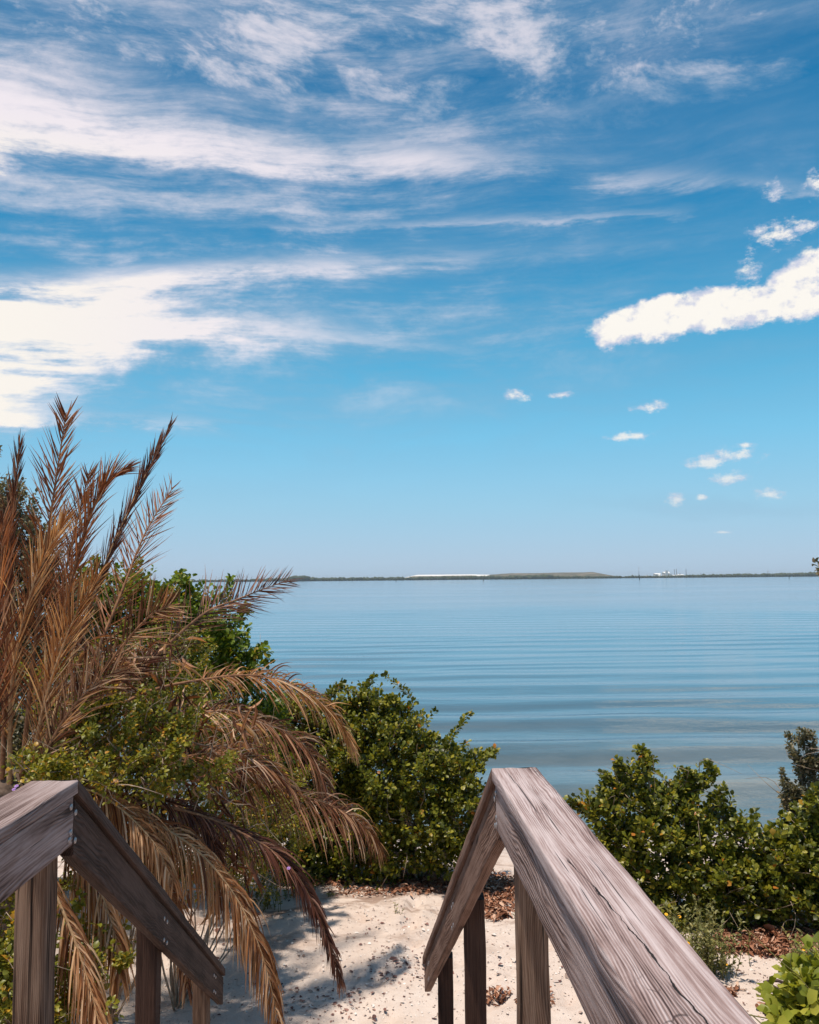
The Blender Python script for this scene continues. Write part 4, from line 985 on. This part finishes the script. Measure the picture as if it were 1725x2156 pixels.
shrub('small_tree', 'leafy branch tip of a tree just outside the right edge', 'tree',
      [(1734, 1204, 9, 6.6), (1850, 1240, 50, 6.8), (1900, 1350, 90, 7.0)],
      [gp(1920, 7.0)], 0.05, LEAF_G, BARK, 31, per_m2=500, twig=0.10, tpl=NARROW, stem_r=0.006, aspect=.8, bare=0)

# ------------------------------------------------------------------ dead twigs, weeds, litter
def gpts(px, py):
    """ground points seen at picture points, vectorised"""
    px = np.asarray(px, float); py = np.asarray(py, float)
    d = np.array(fwd)[None] + np.array(right)[None] * ((px - 862.5) / FPX)[:, None] + np.array(up)[None] * ((1078 - py) / FPX)[:, None]
    z = np.zeros(len(px))
    for _ in range(12):
        t = (z - EYE.z) / d[:, 2]; P = EYE_N + d * t[:, None]; z = 0.5 * z + 0.5 * height(P[:, 0], P[:, 1])
    P[:, 2] = height(P[:, 0], P[:, 1]); return P
rg = np.random.default_rng(77)
tw = Acc()
for i in range(520):
    px, py = rg.uniform(120, 560), rg.uniform(1330, 1900)
    if px > 380 and py < 1480: continue
    D = 5.75 + (px / 560) * 0.8 + rg.uniform(0, 0.5); p = np.array(at(px, py, D)); ln = rg.uniform(0.08, 0.36)
    e = nrm(rg.standard_normal(3) + np.array([0, -0.2, 0.3])); e2 = nrm(e + rg.normal(0, .5, 3) + np.array([0, 0, -0.5]))
    tw.tube(spline([p, p + e * ln * .5, p + e * ln * .6 + e2 * ln * .5], 6), np.linspace(0.0032, 0.0012, 6), 4)
thicket = [o for o in bpy.data.objects if o.name == 'vine_thicket'][0]
tw.build('dead_twigs', TWIG, thicket)['kind'] = 'stuff'
n = 620; px = rg.uniform(140, 540, n); py = rg.uniform(1340, 1880, n); ok = ~((px > 400) & (py < 1470)); px, py = px[ok], py[ok]; n = len(px)
P = np.array([at(a, b, 5.75 + a / 560 * 0.8 + rg.uniform(0, .5)) for a, b in zip(px, py)])
D = nrm(rg.normal(0, .55, (n, 3)) + np.array([0.15, -0.1, -0.75])); D, Sd, N = leaf_frames(D, nrm(np.array([0, -1.0, .3]) + rg.normal(0, .6, (n, 3))))
Ln = rg.uniform(0.10, 0.30, n)
leaf_mesh('dry_leaflets', P, D, Sd, N, Ln, np.full(n, 0.018), NARROW, FROND_PALE, palm)
def flower(p, mat, parent, r=0.016, n=7, nv=(0, -0.5, 0.85)):
    a = Acc(); nv = nrm(np.array(nv, float)); s1 = nrm(np.cross(nv, [1, 0, .1])); s2 = np.cross(nv, s1); p = np.array(p)
    for k in range(n):
        t = 6.283 * k / n; e = s1 * math.cos(t) + s2 * math.sin(t); f = np.cross(nv, e)
        a.add([p, p + e * r * .6 + f * r * .38 + nv * r * .1, p + e * r + nv * r * .05, p + e * r * .6 - f * r * .38 + nv * r * .1], [(0, 1, 2, 3)])
    t = np.linspace(0, 1.5, 4)
    a.tube(p + nv * (r * .30 * np.sin(t))[:, None], r * .32 * np.cos(t), 6)
    return a.build('flower', mat, parent, False)
for px, py, D in ((35, 1655, 5.3), (30, 1662, 5.3)):
    flower(at(px, py, D), PETAL_P, thicket, 0.015)
flower(at(608, 1828, 6.3), PETAL_P, palm, 0.016)
def weed(px, py, hgt_, ns, spread, label, name='weed', mat=LEAF_H, leaf=0.044, flowers=(), seed=0, group='weeds on the sand', dens=26):
    rg = np.random.default_rng(seed); b = gpts([px], [py])[0]
    root = empty(name, tuple(b), label, 'weed', group)
    st = Acc(); P, D = [], []
    for i in range(ns):
        q = b + np.array([rg.normal(0, spread), rg.normal(0, spread * .6), 0]); q[2] = hz_(q[0], q[1]) - 0.01
        h = hgt_ * rg.uniform(0.45, 1.1); lean = np.array([rg.normal(0, .22), rg.normal(0, .22), 1.0])
        pts = spline([q, q + lean * h * .5, q + lean * h + np.array([rg.normal(0, .03), rg.normal(0, .03), 0])], 9)
        st.tube(pts, np.linspace(0.0035, 0.0012, 9), 4)
        for k in range(int(dens * h / hgt_)):
            t = rg.uniform(0.08, 1.0) * 8; j = min(int(t), 7); pp = pts[j] + (pts[j + 1] - pts[j]) * (t - j)
            an = k * 2.4; P.append(pp); D.append(np.array([math.cos(an), math.sin(an), rg.uniform(0.5, 1.4)]))
    st.build('stem', STEMG, root)['kind'] = 'stuff'
    P = np.array(P); D = np.array(D); D, Sd, N = leaf_frames(D, nrm(np.array([0, -.3, 1.0]) + rg.normal(0, .5, D.shape)))
    Ln = leaf * rg.uniform(.6, 1.25, len(P))
    leaf_mesh('foliage', P, D, Sd, N, Ln, Ln * .45, NARROW, mat, root)
    for fx_, fy_ in flowers:
        flower(at(fx_, fy_, b[1] - rg.uniform(0, .12)), PETAL_Y, root, 0.017)
    return root
weed(1478, 2052, 0.58, 80, 0.15, 'bushy yellow green weed with small orange flowers beside the cracked handrail', flowers=((1403, 1925), (1431, 1930), (1449, 1986), (1529, 2030)), seed=1)
weed(1435, 2030, 0.50, 40, 0.12, 'pale weed half hidden by the cracked handrail', seed=2)
weed(1695, 2062, 0.36, 22, 0.06, 'upright pale weed beside the corner vine', flowers=((1692, 1999),), seed=3)
for i, (px, py, h, n_, lab) in enumerate([
        (500, 1905, .50, 26, 'dense green weed under the drooping fronds, nearest the handrail'), (560, 1915, .42, 26, 'green weed at the edge of the sand, beneath the longest thin frond'),
        (610, 1890, .34, 18, 'sparse weed right of the thin hanging frond'), (530, 1850, .45, 24, 'green weed behind the first two, under the palm fronds'),
        (640, 1868, .22, 12, 'low weed on the sand below the middle shrub'), (470, 1880, .5, 22, 'green weed against the vine thicket'), (590, 1840, .34, 16, 'pale weed in the shade left of the middle shrub')]):
    weed(px, py, h, n_, 0.10, lab, mat=LEAF_A if i % 2 == 0 else LEAF_V, leaf=0.032, flowers=((px + 8, py - 20),) if i in (1, 2, 6) else (), seed=10 + i)
for i, (px, py, lab) in enumerate([(695, 1888, 'tiny dry sprig by the thin frond'), (1100, 2010, 'tiny seedling seen past the cracked handrail post, farther one'), (1088, 1935, 'tiny seedling close to the post, by the brown weed'), (1120, 2060, 'tiny seedling nearest the foot of the cracked handrail'), (840, 1925, 'tiny sprig alone in the middle of the sand'), (1000, 2140, 'small grassy sprig between the two thin posts')]):
    weed(px, py, 0.10, 4, 0.02, lab, name='seedling', leaf=0.03, seed=40 + i, dens=5, group='seedlings on the sand')

def scatter(name, label, px, py, size, mat, seed, lift=0.0, tpl=NARROW, asp=(0.3, 0.8), tilt=0.25):
    rg = np.random.default_rng(seed); P = gpts(px, py)
    ok = (P[:, 2] > SEA_Z + 0.03) & (P[:, 1] > 4.5); P = P[ok]; n = len(P)
    P[:, 2] += rg.uniform(0.002, 0.008, n) + lift * rg.random(n) ** 2
    an = rg.uniform(0, 6.283, n); D = np.stack([np.cos(an), np.sin(an), rg.normal(0, tilt, n)], -1)
    D, Sd, N = leaf_frames(D, nrm(np.array([0, 0, 1.0]) + rg.normal(0, tilt, (n, 3))))
    Ln = size * np.exp(rg.normal(0, 0.45, n)); Wd = Ln * rg.uniform(asp[0], asp[1], n)
    V, F = tpl; k = len(V)
    A = P[:, None] + V[None, :, 0, None] * (D * Ln[:, None])[:, None] + V[None, :, 1, None] * (Sd * Wd[:, None])[:, None] + V[None, :, 2, None] * (N * Ln[:, None])[:, None]
    o = link_mesh(name, mesh_np(name, A.reshape(-1, 3), (F[None] + (np.arange(n) * k)[:, None, None]).reshape(-1, 3)), mat)
    return tag(o, label, None, None, 'stuff')
rg = np.random.default_rng(90)
def ell(cx, cy, rx, ry, n): 
    a = rg.uniform(0, 6.283, n); r = np.sqrt(rg.random(n)) * (1 + 0.15 * np.sin(3 * a + cx)); return cx + rx * r * np.cos(a), cy + ry * r * np.sin(a)
E_ = [ell(1650, 1985, 130, 30, 5200), ell(1580, 1965, 70, 22, 1500), ell(1560, 2000, 60, 10, 500), ell(1015, 1885, 55, 30, 1500), ell(1050, 1900, 30, 45, 900), ell(800, 1848, 240, 16, 3600), ell(930, 1868, 100, 14, 1100), ell(800, 1880, 120, 8, 350), ell(1075, 1870, 35, 20, 600), ell(650, 1850, 60, 16, 400), ell(1640, 2125, 40, 14, 350), ell(1530, 2090, 25, 8, 120), ell(1040, 2100, 40, 14, 160), ell(1130, 2110, 40, 20, 200)]
scatter('seaweed_wrack', 'brown dried seaweed strewn along the upper beach', np.concatenate([e[0] for e in E_]), np.concatenate([e[1] for e in E_]), 0.042, WRACK, 1, 0.05, NARROW, (0.2, 0.6), 0.45)
px = np.concatenate([rg.uniform(450, 1200, 300), rg.uniform(1450, 1725, 130), ell(860, 2030, 90, 40, 160)[0], ell(700, 2110, 120, 40, 120)[0]])
py = np.concatenate([rg.uniform(1870, 2156, 300), rg.uniform(2000, 2156, 130), ell(860, 2030, 90, 40, 160)[1], ell(700, 2110, 120, 40, 120)[1]])
scatter('leaf_litter', 'scattered dark dry leaves on the pale sand', px, py, 0.028, DRYLEAF, 2, 0.0, OBOVATE, (0.5, 0.9), 0.18)
px = rg.uniform(150, 1725, 6500); py = 2156 - 330 * rg.random(6500) ** 0.8
scatter('shell_grit', 'small broken shells mixed through the sand', px, py, 0.016, SHELL, 3, 0.0, OBOVATE, (0.7, 1.2), 0.3)
# dark forked stick
b = gpts([1609, 1664], [2077, 2092])
r = empty('driftwood_stick', tuple(b[0]), 'dark forked stick lying on the sand near the corner vine', 'stick')
a = Acc(); p0 = b[0] + np.array([0, 0, .03]); p1 = b[1] + np.array([.05, 0, .03]); md = (p0 + p1) / 2
a.tube(spline([p0, md + np.array([0, .03, .03]), p1], 9), np.linspace(.016, .010, 9), 7); a.build('stick', DRIFT, r)
a = Acc(); a.tube(spline([p0 + np.array([.02, -.01, 0]), md + np.array([0, -.05, -.01]), p1 + np.array([-.03, -.04, 0])], 9), np.linspace(.013, .007, 9), 7); a.build('fork', DRIFT, r)

# ------------------------------------------------------------------ air over the bay
Vb = [(i * 15400.0, j * 15400.0, k) for k in (-8.0, 78.0) for j in (-1, 1) for i in (-1, 1)]
hzm = mesh_np('haze', Vb, [(0, 2, 3, 1), (4, 5, 7, 6), (0, 1, 5, 4), (1, 3, 7, 5), (3, 2, 6, 7), (2, 0, 4, 6)])
m, nt, o = new_mat('bay_haze')
pv = nt.nodes.new('ShaderNodeVolumePrincipled'); pv.inputs['Color'].default_value = (0.80, 0.88, 0.96, 1); pv.inputs['Density'].default_value = 0.00005
pv.inputs['Anisotropy'].default_value = 0.0
nt.links.new(pv.outputs[0], o.inputs['Volume'])
tag(link_mesh('haze', hzm, m), 'thin pale haze over the bay', None, None, 'stuff')
